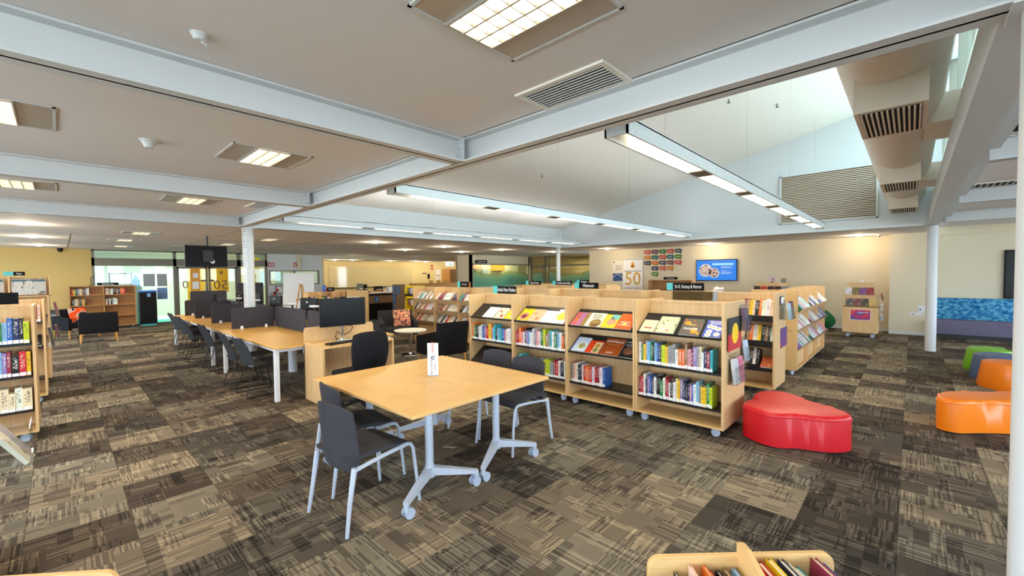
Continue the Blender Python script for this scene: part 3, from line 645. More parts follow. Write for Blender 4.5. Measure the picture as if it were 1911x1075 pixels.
# sled chairs along the desks
def sled(label):
    t = thing('sled_chair', label, 'chair', (0, 0, 0), 0, 'slate shell chairs along the bench desks')
    ob('seat', MB().shell(lambda u, v: (-.20+.44*u, (v-.5)*.46*(1-.1*(2*u-1)**2), .45-.03*math.cos(math.pi*(v-.5))*.6+.02*(u-.5)+.05*max(0, .25-u)), 10, 8, .025), 'shell', t, smooth=True, ang=80)
    ob('backrest', MB().shell(lambda u, v: (-.19-.02*v-.12*v**1.3+.05*(2*u-1)**2, (u-.5)*(.46-.12*v**2), .45+.37*v), 10, 10, .025), 'shell', t, smooth=True, ang=80)
    for s_ in (-1, 1):
        y = s_*.21; ob('sled_leg', MB().tube([(.12, y*.7, .43), (.22, y, .02), (.20, y, .008), (-.24, y, .008), (-.255, y, .02), (-.12, y*.7, .43)], .0075, 6), 'black', t, smooth=True)
    ob('cross_bar', MB().tube([(.12, -.147, .43), (.12, .147, .43)], .0075, 6).tube([(-.12, -.147, .43), (-.12, .147, .43)], .0075, 6), 'black', t)
    return t
def rrect(w_, z0, z1, r=.045, n=5):
    P = [(0, z0), (w_, z0)]
    P += [(w_-r+r*math.cos(a_), z1-r+r*math.sin(a_)) for a_ in [R(90*i/n) for i in range(n+1)]]
    return P+[(r-r*math.sin(a_), z1-r+r*math.cos(a_)) for a_ in [R(90*i/n) for i in range(n+1)]]
SL = [(1.93, 6.76, 3, 'nearest slate shell chair at the bench desk'), (1.92, 7.45, -4, 'second slate shell chair from the computer station'), (1.98, 9.15, 2, 'third slate shell chair, beside the near end of far bench'), (1.93, 10.35, -3, 'fourth slate shell chair along the bench'), (2.0, 11.5, 4, 'fifth slate shell chair along the bench'), (2.05, 12.68, 0, 'farthest slate shell chair at the white end leg')]
s0 = None
for x, y, a, lb in SL:
    if s0 is None: s0 = sled(lb); s0.location = (x, y, 0); s0.rotation_euler = (0, 0, R(a))
    else: dup(s0, (x, y, 0), R(a), lb)
dup(s0, (3.75, 7.3, 0), R(178), 'slate shell chair on the far side of near bench desk'); dup(s0, (3.75, 10.2, 0), R(182), 'slate shell chair on the far side of the far bench desk')
# ---------------------------------------------------------------- lounge
def armchair(name, label, loc, rz, w_=.66, back=.80, fab='char2', group=None):
    t = thing(name, label, 'armchair', loc, rz, group); h = w_/2
    ob('seat', MB().rbox(-h+.08, -.30, .28, h-.08, .30, .43, .03, 3), fab, t, smooth=True, ang=60)
    ob('backrest', MB().shell(lambda u, v: ((u-.5)*(w_-.02), .30+.06*v, .24+(back-.24)*v), 6, 8, .075), fab, t, smooth=True, ang=60)
    for s_ in (-1, 1):
        a, b = sorted((s_*h, s_*(h-.08)))
        ob('arm', MB().prism([(-.30, .24), (.30, .24), (.33, back-.14), (-.28, .56), (-.31, .54)], a, b, M=Matrix(((0, 0, 1, 0), (1, 0, 0, 0), (0, 1, 0, 0), (0, 0, 0, 1)))), fab, t)
        for yy in (-.26, .30): ob('leg', MB().cyl((s_*(h-.05), yy, .26), (s_*(h-.03), yy*1.04, 0), .024, .016, n=8), 'honey', t, smooth=True)
    return t
armchair('armchair', 'black fabric tub armchair seen from behind beside the front bookcases', (4.75, 6.24, 0), R(177), .68, .82, 'blackf')
armchair('armchair', 'charcoal armchair with patterned cushion behind the coffee table', (5.55, 9.0, 0), R(-22), .84, .80)
armchair('armchair', 'dark armchair with wooden side between monitor and cushion chair', (4.35, 8.25, 0), R(70), .66, .80)
armchair('armchair', 'black armchair facing away before the far low bookcase', (.68, 15.6, 0), R(180), .74, .78, 'blackf')
armchair('armchair', 'black armchair with orange patterned cushion by the cream wall', (.32, 17.1, 0), R(30), .76, .80, 'blackf')
def cushion(label, loc, rot, cols, sc):
    k = NT('cushion_print'); n = k.noise(k.coord('Object', (sc, sc, sc)), 1, 2)
    st = [(.0, cols[0]), (.42, cols[0]), (.5, cols[1]), (.58, cols[2])]; m_ = k.done(k.ramp(n, st, 'CONSTANT'), .85, 0, .2)
    def f(sgn):
        return lambda u, v: ((u-.5)*.40*(1-.10*math.sin(math.pi*v)**2*0), sgn*.07*(math.sin(math.pi*u)*math.sin(math.pi*v))**.6, (v-.5)*.40)
    m = MB().shell(f(1), 10, 10, .006).shell(f(-1), 10, 10, .006); o = ob('cushion', m, m_, None, loc, rot, smooth=True, ang=80); return tag(o, label, 'cushion')
cushion('pink and orange patterned cushion on the charcoal armchair', (5.62, 8.92, .635), (R(-18), 0, R(-22)), (lin(236, 150, 120), lin(70, 40, 60), lin(240, 190, 130)), 14)
cushion('orange and black patterned cushion on the far black armchair', (.34, 17.05, .635), (R(-15), 0, R(30)), (lin(240, 84, 30), lin(230, 210, 200), lin(30, 24, 34)), 9)
t = thing('coffee_table', 'round cream coffee table on a chrome pedestal', 'table', (5.0, 7.62, 0)); ob('top', MB().cyl((0, 0, .49), (0, 0, .515), .33, n=40), 'page', t); ob('pedestal', MB().cyl((0, 0, .02), (0, 0, .49), .035, n=18), 'chrome', t, smooth=True); ob('base', MB().lathe([(0, .02), (.2, .014), (.21, 0)], 28), 'chrome', t, smooth=True)
# ---------------------------------------------------------------- ottomans, stools, sofa, bean bag
def smoothpoly(P, n=4):
    out = []; N = len(P)
    for i in range(N):
        p0, p1, p2, p3 = (Vector(P[(i+k_-1) % N]+(0,)) for k_ in range(4))
        for j in range(n):
            s = j/n; q = .5*((2*p1)+(-p0+p2)*s+(2*p0-5*p1+4*p2-p3)*s*s+(-p0+3*p1-3*p2+p3)*s**3); out.append((q.x, q.y))
    return out
def ottoman(label, poly, h, mat, cat='ottoman'):
    cx = sum(p[0] for p in poly)/len(poly); cy = sum(p[1] for p in poly)/len(poly)
    pl = smoothpoly([(x-cx, y-cy) for x, y in poly])
    t = thing('ottoman', label, cat, (cx, cy, 0)); ob('cushion', MB().rprism(pl, .015, h, .035, 4), mat, t, smooth=True, ang=60)
    ob('foot_ring', MB().prism([(x*.93, y*.93) for x, y in pl], 0, .015), 'black', t)
    seam = [(x*.985, y*.985, h-.012) for x, y in pl]; ob('piping', MB().tube([(x*1.002, y*1.002, h-.04) for x, y in pl]+[(pl[0][0]*1.002, pl[0][1]*1.002, h-.04)], .005, 6), mat, t, smooth=True)
    return t
ottoman('glossy red bean-shaped ottoman at the end of the front bookcases', [(5.30, 1.20), (5.07, 1.22), (4.93, 1.15), (4.84, 1.22), (4.68, 1.22), (4.58, 1.12), (4.52, .98), (4.53, .86), (4.62, .75), (4.66, .62), (4.74, .48), (4.88, .38), (5.02, .42), (5.13, .58), (5.22, .74), (5.36, .88), (5.43, 1.04)], .335, 'red')
ottoman('orange bean-shaped ottoman in front of the right column', [(6.17, -.22), (6.35, -.22), (6.53, -.28), (6.68, -.45), (6.80, -.62), (6.95, -.75), (7.05, -.95), (6.95, -1.15), (6.72, -1.18), (6.55, -1.02), (6.44, -.76), (6.26, -.52), (6.12, -.36)], .345, 'orange')
def stool(label, x, y, mat, rz):
    t = thing('stool', label, 'stool', (x, y, 0), rz)
    pl = smoothpoly([(.30, 0), (.22, .2), (0, .27), (-.22, .2), (-.30, 0), (-.2, -.22), (.0, -.16), (.2, -.22)])
    m = MB(); n = len(pl); rows = [(0, 1.12), (.02, 1.14), (.32, .98), (.35, .95), (.36, .86)]
    vs_ = [(a*s, b*s, z) for z, s in rows for a, b in pl]; m.add(vs_, [(k_*n+i, k_*n+(i+1) % n, (k_+1)*n+(i+1) % n, (k_+1)*n+i) for k_ in range(len(rows)-1) for i in range(n)]+[tuple(range((len(rows)-1)*n, len(rows)*n))])
    ob('shell', m, mat, t, smooth=True, ang=50); ob('seat_dip', MB().prism([(a*.62, b*.62) for a, b in pl], .355, .362), mat, t); return t
stool('tapered orange plastic stool behind the orange ottoman', 9.0, -1.02, 'orange', R(20)); stool('slate blue plastic stool between orange and green stools', 9.72, -.98, 'slate', R(-15)); stool('lime green plastic stool, farthest of the three', 10.42, -.96, 'lime', R(10))
t = thing('side_table', 'small cream tabletop corner by the right column', 'table', (11.6, -1.75, 0)); ob('top', MB().rprism([(-.35, -.3), (.35, -.3), (.35, .3), (-.35, .3)], .60, .63, .01, 2), 'birch_h', t); ob('leg', MB().cyl((0, 0, .02), (0, 0, .6), .03, n=12), 'whitem', t); ob('base', MB().cyl((0, 0, 0), (0, 0, .02), .2, n=20), 'whitem', t)
t = thing('sofa', 'long bench sofa with blue patterned back and lilac grey seat', 'sofa', (14.62, -.37, 0), HX)
ob('seat', MB().rbox(0, 0, .09, 3.4, .62, .43, .03, 3), 'sofa_seat', t, smooth=True, ang=60); ob('backrest', MB().rbox(0, .55, .12, 3.4, .74, .95, .03, 3), 'sofa_back', t, smooth=True, ang=60); ob('plinth', bx(.04, .06, 0, 3.36, .7, .09), 'black', t)
t = thing('bean_bag', 'dark green bean bag against the wall behind the display stands', 'bean bag', (14.95, 1.85, 0)); ob('sack', MB().shell(lambda u, v: ((.36*math.sin(math.pi*min(1, .08+v*.92))**.7*(1-.35*v))*math.cos(2*math.pi*u), (.36*math.sin(math.pi*min(1, .08+v*.92))**.7*(1-.35*v))*math.sin(2*math.pi*u), .02+.56*v), 20, 12, .01), 'green', t, smooth=True, ang=80); ob('handle', MB().tube([(0, -.03, .56), (0, 0, .63), (0, .03, .56)], .01, 6), 'green', t)
# ---------------------------------------------------------------- bookcases
CW = MB().cyl((-.016, 0, .04), (.016, 0, .04), .04, n=20).cyl((-.018, 0, .04), (.018, 0, .04), .02, n=12).mesh('castor_wheel', 'wheel', True)
CF = MB().box(-.024, -.012, .045, -.019, .012, .084).box(.019, -.012, .045, .024, .012, .084).box(-.03, -.03, .082, .03, .03, .088).mesh('castor_fork', 'silver')
def castors(t, pts, rz=0):
    for x, y in pts:
        c = link('castor', CF, t, (x, y, 0), (0, 0, rz)); link('castor_wheel', CW, c)
BM_CACHE = {}
def slant_mesh(w_, mat='black'):
    m = MB(); M_ = Matrix.Rotation(R(35.5), 4, 'X')
    m.box(0, 0, 0, w_, .345, .006, M=M_).box(0, -.006, 0, w_, 0, .026, M=M_)
    return m
def bookcase(label, fr, w_, shelves, D=.71, H=1.345, group=None, name='bookcase', back=(), casters=True, top=True, wood='birch', zb=.088):
    t = thing(name, label, 'bookcase', tuple(fr.o), fr.rz, group); th = .022
    key = (round(w_, 3), D, H, wood)
    if key not in BM_CACHE:
        BM_CACHE[key] = (bx(0, 0, zb, th, D, H).mesh('side_panel', wood), bx(th, D/2-.01, zb+.025, w_-th, D/2+.01, H-.03).mesh('spine_panel', wood),
                         bx(th, D/2-.02, H-.03, w_-th, D/2+.02, H-.004).mesh('top_rail', wood), bx(th, 0, zb, w_-th, D, zb+.022).mesh('base_board', 'birch_h' if wood == 'birch' else wood),
                         MB().box(th, .03, -.006, w_-th, D/2-.012, 0).box(th, .03, -.022, w_-th, .036, 0).mesh('shelf', 'black'), slant_mesh(w_-2*th).mesh('slanted_shelf', 'black'))
    sp, sn, tr, bb, sh, sl = BM_CACHE[key]
    link('side_panel', sp, t); link('side_panel', sp, t, (w_-th, 0, 0)); link('spine_panel', sn, t); link('top_rail', tr, t); link('base_board', bb, t)
    for kind, z in shelves:
        if kind == 's': link('shelf', sh, t, (0, 0, z))
        else: link('slanted_shelf', sl, t, (th, .012, z))
    if D > .5:
        for z in (.64, .275): o = link('shelf', sh, t, (w_, D, z), (0, 0, math.pi))
    if casters: castors(t, [(.09, .06), (w_-.09, .06), (.09, D-.06), (w_-.09, D-.06)], R(75))
    return t
# ---------------------------------------------------------------- books
CL = dict(W=(235, 235, 230, 'white'), K=(28, 28, 32, 'black'), G=(40, 120, 70, 'green'), M=(190, 214, 30, 'lime'), Y=(240, 196, 30, 'yellow'), O=(232, 112, 40, 'orange'), R=(196, 36, 40, 'red'), P=(224, 150, 160, 'pink'),
          V=(150, 120, 178, 'lavender'), B=(40, 92, 176, 'blue'), N=(34, 44, 84, 'navy'), L=(132, 186, 222, 'light blue'), T=(60, 172, 180, 'teal'), E=(150, 150, 152, 'grey'), C=(238, 214, 182, 'cream'), D=(150, 112, 78, 'tan'), X=(140, 40, 62, 'maroon'))
BC = MB().box(0, 0, 0, 1, .02, 1).box(0, .02, 0, .07, 1, 1).box(.93, .02, 0, 1, 1, 1).mesh('book', 'book')
BP = bx(.07, .02, .008, .93, .97, .985).mesh('page_block', 'page')
BL = bx(.04, -.010, .02, .96, 0, .16).mesh('spine_label', 'white')
BS = MB().box(0, 0, 0, 1, .02, 1).box(0, .02, 0, .07, 1, 1).box(.93, .02, 0, 1, 1, 1).box(.07, .02, .008, .93, .97, .985, 1).mesh('book_small', ['book', 'page'])
ORD = ['first', 'second', 'third', 'fourth', 'fifth', 'sixth', 'seventh', 'eighth', 'ninth', 'tenth', 'eleventh', 'twelfth', '13th', '14th', '15th', '16th', '17th', '18th', '19th', '20th', '21st', '22nd', '23rd', '24th', '25th', '26th', '27th', '28th', '29th', '30th', '31st', '32nd', '33rd', '34th']
def vary(c, a=.10):
    return tuple(max(0, min(1, q*(1+random.uniform(-a, a)))) for q in c[:3])+(1,)
def put_book(fr, x, y, z, w_, d, h, code, label, group, tilt=0, lean=0, small=False, name='book'):
    c = CL[code]; o = link(name, BS if small else BC, None, fr.p(x, y, z), (R(tilt), R(lean), fr.rz)); o.scale = (w_, d, h); o.color = vary(lin(*c[:3]))
    if not small: link('page_block', BP, o); link('spine_label', BL, o)
    return tag(o, label, 'book', group)
def fill(fr, x0, x1, z, seq, where, group, hmin=.19, hmax=.265, dep=.17, y=.035, tilt=0, small=False, name='book', gap=.001, lean_end=0):
    seq = seq.replace(' ', ''); ws = [random.uniform(.7, 1.3) for _ in seq]; s = (x1-x0)/sum(ws); x = x0
    for i, (c, w_) in enumerate(zip(seq, ws)):
        w_ *= s; h = random.uniform(hmin, hmax)
        put_book(fr, x+gap/2, y+random.uniform(0, .012), z+.002, w_-gap, dep*random.uniform(.85, 1.05), h, c, f'{CL[c][3]} book, {ORD[i]} from left, {where}', group, tilt, 0, small, name); x += w_
def cover_mat(name, base, blobs, sc=18, vert=None):
    """printed front cover: flat ground with spots of picture colour"""
    k = NT(name); v = k.coord('Object'); col = base
    for i, (c, thr, s_) in enumerate(blobs):
        o = k.n('ShaderNodeTexVoronoi'); o.inputs['Scale'].default_value = s_; o.inputs['Randomness'].default_value = .8
        mp = k.n('ShaderNodeMapping'); mp.inputs['Location'].default_value = (i*3.7, 0, i*1.3); k.l(v, mp.inputs[0]); k.l(mp.outputs[0], o.inputs['Vector'])
        col = k.mix(k.M('LESS_THAN', o.outputs['Distance'], thr), col, c)
    return k.done(col, .3, 0, .4)
ST = R(-54.5)
def display_book(fr, x, z, w_, h, base, blobs, label, titles=(), y=.02, tilt=ST, group='face-out books on the slanted shelves', th=.022, name='book', yoff=.012, shapes=()):
    """a book lying face out on a slanted shelf; front edge at local (x, y, z)"""
    a = R(35.5); o = link(name, None, None); bpy.data.objects.remove(o)
    base = base if len(base) == 4 else lin(*base)
    lift = .008+th if tilt == ST else 0
    px, py, pz = fr.p(x+w_/2, y-lift*math.sin(a)+.004 if tilt == ST else y, z+lift*math.cos(a)+.004 if tilt == ST else z)
    m = MB().box(-w_/2, 0, 0, w_/2, .0022, h).box(-w_/2, th-.0022, 0, w_/2, th, h).box(-w_/2, 0, 0, -w_/2+.003, th, h)
    o = ob(name, m, plain('cover_ground', base, .35, var=.02), None, (px, py, pz), (tilt, 0, fr.rz)); tag(o, label, 'book', group)
    ob('page_block', bx(-w_/2+.003, .0022, .002, w_/2-.003, th-.0022, h-.003), 'page', o)
    ob('cover_print', bx(-w_/2+.001, -.0008, .001, w_/2-.001, 0, h-.001), cover_mat('cover_print', base, blobs), o)
    for (kind, cx, cz, r, c) in shapes:
        if kind == 'disc': ob('cover_motif', MB().cyl((cx*w_, -.0014, cz*h), (cx*w_, -.0008, cz*h), r*w_, n=24), plain('motif', lin(*c), .4, var=.02), o)
        else: ob('cover_motif', bx((cx-r[0])*w_, -.0014, (cz-r[1])*h, (cx+r[0])*w_, -.0008, (cz+r[1])*h), plain('motif', lin(*c), .4, var=.02), o)
    for (body, size, cz, mat) in titles: text(body, size, mat, o, (0, -.0016, cz*h), ext=.0004)
    return o
WP = 'of the bookcase beside the red ottoman'
YL = [5.085, 4.145, 3.205, 2.262]; U = [Fr(4.42, y, HX) for y in YL]; UW = .938
D1, S2, S3 = ('d', .98), ('s', .64), ('s', .275)
GB = 'front row of mobile birch bookcases'
bookcase('leftmost birch bookcase of the front row, behind the far table chairs', U[0], UW, [D1, S2, ('d', .30)], group=GB)
bookcase('second birch bookcase from left in the front row', U[1], UW, [D1, S2, S3], group=GB)
bookcase('third birch bookcase with two slanted display shelves in the front row', U[2], UW, [D1, ('d', .655), S3], group=GB)
bookcase('right end birch bookcase of the front row beside the red ottoman', U[3], UW, [D1, S2, S3], group=GB)
fill(U[3], .03, .82, .64, 'WGYELGKLBNMMYEEEWOODPXVECWNXT', 'middle shelf '+WP, 'books on the middle shelf by the red ottoman')
fill(U[3], .03, .82, .275, 'XRWNVBNWKKGWXRWKWCYVNKNPBWLEYYGM', 'bottom shelf '+WP, 'books on the bottom shelf by the red ottoman', .19, .25)
fill(U[2], .04, .53, .275, 'EPCWKNWROORWRXWB', 'bottom shelf of the third front bookcase', 'books on the bottom shelf of the third bookcase', .21, .25)
fill(U[1], .03, .90, .64, 'RXOPWKVLWWEPWGMDETWGLWOK', 'middle shelf of the second front bookcase', 'books on the middle shelf of the second bookcase')
fill(U[1], .03, .90, .275, 'WTWXLMEBWLWYMMEXRWNW', 'bottom shelf of the second front bookcase', 'books on the bottom shelf of the second bookcase', .19, .24)
fill(U[0], .03, .90, .64, 'OGKWWBVRYOLTKLTBPWWE', 'middle shelf of the leftmost front bookcase', 'books on the middle shelf of the first bookcase')
b = display_book
b(U[3], .047, .98, .165, .19, (246, 226, 190), [(lin(190, 70, 50), .12, 12)], 'small cream cookbook with red motif on the slanted shelf by the red ottoman', shapes=[('bar', 0, .3, (.25, .05), (190, 80, 60))])
b(U[3], .222, .98, .205, .265, (226, 218, 176), [(lin(206, 90, 40), .28, 16), (lin(90, 110, 60), .22, 19), (lin(240, 200, 120), .15, 24)], 'cookbook titled SALT JAM with food pictures on the top display', [('SALT', .062, .46, 'inkw'), ('JAM!', .062, .2, 'inkw')])
b(U[3], .484, .98, .205, .255, (110, 100, 90), [(lin(240, 160, 50), .42, 12), (lin(220, 120, 30), .2, 17)], 'cookbook with orange slices and the title MAKER on the top display', [('the', .05, .62, plain('title_yellow', lin(250, 220, 90), .5)), ('MAKER', .046, .36, 'inkw')])
b(U[3], .726, .98, .172, .25, (92, 106, 190), [], 'blue GOOD EGGS cookbook with fried eggs on the top display', [('GOOD', .04, .9, 'inkw'), ('EGGS', .04, .78, 'inkw')],
  shapes=[s_ for cx, cz in ((-.25, .6), (.25, .48), (-.2, .3), (.25, .16), (-.22, .1), (.0, .55)) for s_ in (('disc', cx, cz, .17, (248, 248, 246)), ('disc', cx, cz+.0001, .075, (240, 190, 40)))])
b(U[2], .05, .98, .2, .25, (222, 110, 120), [], 'pink and green striped cookbook on the third bookcase', shapes=[('bar', .05, .5, (.14, .48), (190, 130, 170)), ('bar', .38, .5, (.08, .48), (130, 150, 50)), ('bar', -.25, .4, (.12, .1), (236, 140, 60))])
b(U[2], .258, .98, .22, .25, (240, 232, 208), [], 'cream cookbook with a bowl of stew on the third bookcase', [('POTS', .05, .8, 'ink'), ('DISHES', .036, .64, 'ink')], shapes=[('disc', .1, .24, .34, (150, 110, 60)), ('disc', .1, .2401, .28, (214, 170, 90))])
b(U[2], .482, .98, .19, .24, (244, 206, 50), [], 'yellow cookbook with a teal corner and a cook on the third bookcase', shapes=[('bar', .2, .8, (.28, .18), (130, 204, 190)), ('disc', .1, .45, .3, (224, 160, 130)), ('disc', .05, .7, .12, (110, 60, 40))])
b(U[2], .676, .98, .2, .27, (238, 110, 40), [(lin(250, 150, 60), .2, 14)], 'orange cookbook with a sunny picture on the third bookcase', [('HOME', .045, .42, 'inkw'), ('COOKING', .036, .24, 'inkw')], shapes=[('disc', 0, .33, .14, (250, 220, 30))])
b(U[2], .05, .655, .205, .25, (206, 222, 238), [], 'pale blue cookbook with a salad bowl on the lower display', shapes=[('disc', .15, .38, .33, (240, 240, 235)), ('disc', .15, .3801, .25, (196, 190, 70)), ('bar', -.47, .5, (.03, .5), (50, 90, 170))])
b(U[2], .264, .655, .185, .215, (226, 70, 34), [], 'red cookbook with green and orange dishes on the lower display', shapes=[('bar', .22, .45, (.26, .42), (226, 200, 150)), ('disc', .2, .6, .17, (236, 170, 30)), ('disc', .2, .25, .2, (130, 170, 40))])
b(U[2], .468, .655, .25, .285, (158, 76, 30), [], 'brown book titled AUSTRALIA on the lower display shelf', [('AUSTRALIA', .046, .80, 'inkw'), ('JUSST', .036, .14, 'inkw')], shapes=[('bar', 0, .62, (.3, .006), (210, 160, 120))])
b(U[2], .728, .655, .185, .28, (34, 34, 34), [], 'black GRILL cookbook cut by the panel on the lower display', [('AMERICAN', .032, .88, 'inkw'), ('GRILL', .055, .7, 'silver')], shapes=[('disc', 0, .38, .36, (110, 70, 56)), ('disc', .1, .3, .2, (200, 140, 100))])
b(U[1], .06, .98, .2, .25, (246, 210, 20), [], 'yellow cookbook with a dark bowl on the second bookcase', [('EAT', .04, .88, 'ink')], shapes=[('disc', -.02, .35, .38, (224, 130, 120)), ('disc', -.02, .36, .22, (70, 40, 40))])
b(U[1], .268, .98, .2, .25, (232, 190, 150), [(lin(224, 110, 60), .34, 14), (lin(180, 150, 190), .2, 20)], 'orange patterned cookbook on the second bookcase')
b(U[1], .476, .98, .2, .235, (244, 242, 236), [(lin(120, 110, 90), .18, 22)], 'white cookbook with small drawings on the second bookcase')
b(U[1], .684, .98, .195, .275, (248, 246, 238), [], 'white cookbook with a big yellow disc on the second bookcase', shapes=[('disc', .05, .5, .42, (248, 214, 20))])
b(U[0], .29, .98, .23, .235, (248, 246, 240), [(lin(160, 110, 70), .14, 16)], 'white cookbook with brown sketches on the leftmost bookcase')
b(U[0], .54, .98, .19, .235, (244, 226, 196), [(lin(190, 50, 34), .38, 15)], 'cream cookbook with red beans on the leftmost bookcase')
b(U[0], .745, .98, .165, .245, (240, 214, 60), [(lin(250, 250, 250), .25, 14), (lin(120, 130, 40), .15, 20)], 'yellow cookbook cut by the panel on the leftmost bookcase')
b(U[0], .25, .30, .21, .25, (40, 42, 40), [], 'dark book on the low display of the leftmost bookcase'); b(U[0], .5, .30, .2, .26, (70, 96, 60), [(lin(190, 210, 120), .2, 14)], 'green book on the low display of the leftmost bookcase')
t = thing('shelf_end_sign', 'small black vertical sign at the left end of the front row', 'sign', (4.55, 5.10, .78), R(180)); ob('plate', bx(-.11, -.02, -.13, .11, -.012, .13), 'signk', t); text('Non Fiction', .04, 'inkw', t, (0, -.022, 0), (R(90), R(-90), 0))
# loose ribbons on the lowest shelf
t = thing('bookmark_ribbon', 'orange bookmark hanging from the bottom shelf by the red ottoman', 'bookmark', U[3].p(.06, .02, .272), HX); ob('ribbon', MB().box(0, 0, -.06, .004, .001, 0), plain('ribbon_orange', lin(236, 120, 60), .7), t)
# ---------------------------------------------------------------- things on the end panel of the front row
def holder(name, label, fr, w_, h, d, books, cat='brochure holder', tl=-8):
    """clear wall pocket with printed items; local -Y is out from the panel"""
    t = thing(name, label, cat, tuple(fr.o), fr.rz); ob('pocket', MB().box(-w_/2, -d, 0, w_/2, -d+.003, h*.6).box(-w_/2, -d, 0, w_/2, 0, .003).box(-w_/2, -d, 0, -w_/2+.003, 0, h*.5).box(w_/2-.003, -d, 0, w_/2, 0, h*.5).box(-w_/2, -.004, 0, w_/2, -.001, h), 'acrylic', t)
    for i, (x, bw, bh, th, c, c2, lb) in enumerate(books):
        o = link('book', None); bpy.data.objects.remove(o); o = ob('book', MB().box(-bw/2, 0, 0, bw/2, th, bh), plain('cover_ground', lin(*c), .35, var=.03), None, fr.p(x, -d+.006+.001*i, .004), (R(tl), R(3), fr.rz)); tag(o, lb, 'book', 'books in clear holders')
        ob('cover_print', bx(-bw/2+.004, -.0008, bh*.1, bw/2-.004, 0, bh*.9), cover_mat('cover_print', lin(*c), [(lin(*c2), .3, 16)]), o); ob('page_block', bx(-bw/2+.003, .002, bh, bw/2-.003, th-.002, bh+.0005), 'page', o)
    return t
E1 = 1.312
fp = thing('flag_poster', 'black, red and yellow flag poster on the end of the front row', 'poster', (4.725, E1, .86)); ob('black_field', bx(-.22, -.004, .165, .22, -.001, .33), plain('flag_black', lin(24, 24, 26), .5), fp); ob('red_field', bx(-.22, -.004, 0, .22, -.001, .165), plain('flag_red', lin(196, 34, 40), .5), fp); ob('yellow_disc', MB().cyl((0, -.006, .165), (0, -.003, .165), .105, n=40), plain('flag_yellow', lin(250, 206, 20), .5), fp); ob('clip', MB().box(-.23, -.008, -.012, -.17, -.001, .004).box(.17, -.008, .325, .23, -.001, .34), 'acrylic', fp)
holder('book_holder', 'clear holder with two pink and white books on the end panel', Fr(4.70, E1, 0, .53), .36, .30, .075, [(-.08, .15, .25, .03, (206, 206, 210), (120, 120, 130), 'white and grey book in the lower clear holder of the end panel'), (.085, .15, .25, .03, (214, 120, 150), (150, 80, 100), 'pink book in the lower clear holder of the end panel')])
holder('book_holder', 'upper clear holder at the far edge of the front row end panel', Fr(4.98, E1, 0, 1.03), .22, .28, .07, [(0, .16, .24, .03, (96, 70, 96), (190, 150, 150), 'dark purple book in the upper holder of the end panel')])
holder('book_holder', 'clear holder with pale blue brochure beside the flag poster', Fr(5.02, E1, 0, .70), .17, .26, .06, [(0, .14, .22, .02, (196, 214, 230), (120, 90, 80), 'pale blue brochure in the holder beside the flag')])
# ---------------------------------------------------------------- second row
V2 = [Fr(6.42, 1.30+.938*(i+1), HX) for i in range(5)]
GB2 = 'second row of mobile birch bookcases'
L2 = ['right end birch bookcase of the second row with thick paperbacks', 'second birch bookcase from the right in the second row', 'middle birch bookcase of the second row', 'fourth birch bookcase from the right in the second row', 'leftmost birch bookcase of the second row']
for i, fr in enumerate(V2):
    bk = bookcase(L2[i], fr, UW, [('s', 1.0), ('s', .66), ('s', .33)], D=.66, H=1.365, group=GB2)
    if i == 0:
        for z in (1.0, .66, .33): ob('book_rest', MB().prism([(.05, 0), (.20, 0), (.06, .055), (.05, .055)], .48, .915, M=Matrix(((0, 0, 1, 0), (1, 0, 0, 0), (0, 1, 0, z), (0, 0, 0, 1)))), 'black', bk)
W2 = 'shelf of the second row end bookcase'
fill(V2[0], .50, .90, 1.058, 'CXDYCKOWWC', 'top '+W2, 'paperbacks on the second row end bookcase', .2, .24, .14, y=.06, tilt=-22, small=True)
fill(V2[0], .50, .90, .718, 'TKDOWYKDKW', 'middle '+W2, 'paperbacks on the second row end bookcase', .2, .23, .14, y=.06, tilt=-22, small=True)
fill(V2[0], .50, .74, .388, 'KWDKWK', 'bottom '+W2, 'paperbacks on the second row end bookcase', .2, .23, .14, y=.06, tilt=-22, small=True)
b(V2[0], .76, .345, .14, .2, (210, 110, 70), [(lin(240, 190, 150), .25, 18)], 'orange paperback lying face out on the second row end bookcase', y=.05)
E2 = 1.298
holder('book_holder', 'clear holder with dark and pale books on the second row end', Fr(6.86, E2, 0, 1.0), .36, .26, .13, [(-.08, .16, .22, .025, (176, 206, 226), (110, 140, 170), 'pale blue paperback in the holder on the second row end'), (.09, .16, .24, .025, (96, 32, 50), (190, 90, 90), 'dark red paperback in the holder on the second row end')])
t = thing('end_poster', 'purple and red poster on the second row end panel', 'poster', (6.95, E2, .60)); ob('sheet', bx(-.2, -.004, 0, .2, -.001, .27), cover_mat('poster_print', lin(110, 80, 140), [(lin(196, 60, 80), .3, 9), (lin(80, 120, 190), .2, 13)]), t); ob('clip', MB().box(-.21, -.008, -.01, -.15, -.001, .004), 'acrylic', t)
t = thing('notice_clip', 'black clip with small notice above the second row holder', 'notice', (6.78, E2, 1.2)); ob('backing', bx(-.1, -.006, 0, .1, -.001, .11), 'blackp', t); ob('notice', bx(-.05, -.008, .01, .09, -.006, .1), 'white', t)
# tops of the rows behind
def plain_row(x, y0, n, w_, rowname, D=.62, H=1.36, rz=HX):
    for i in range(n):
        bookcase(f'{["right end", "second", "third", "fourth", "fifth", "sixth"][i]} bookcase from the right in the {rowname}', Fr(x, y0+w_*(i+1), rz), w_, [('s', 1.0), ('s', .64)], D=D, H=H, group='far rows of birch bookcases')
plain_row(8.35, 4.95, 3, .94, 'third row from the front'); plain_row(10.1, 6.0, 3, .94, 'fourth row from the front')
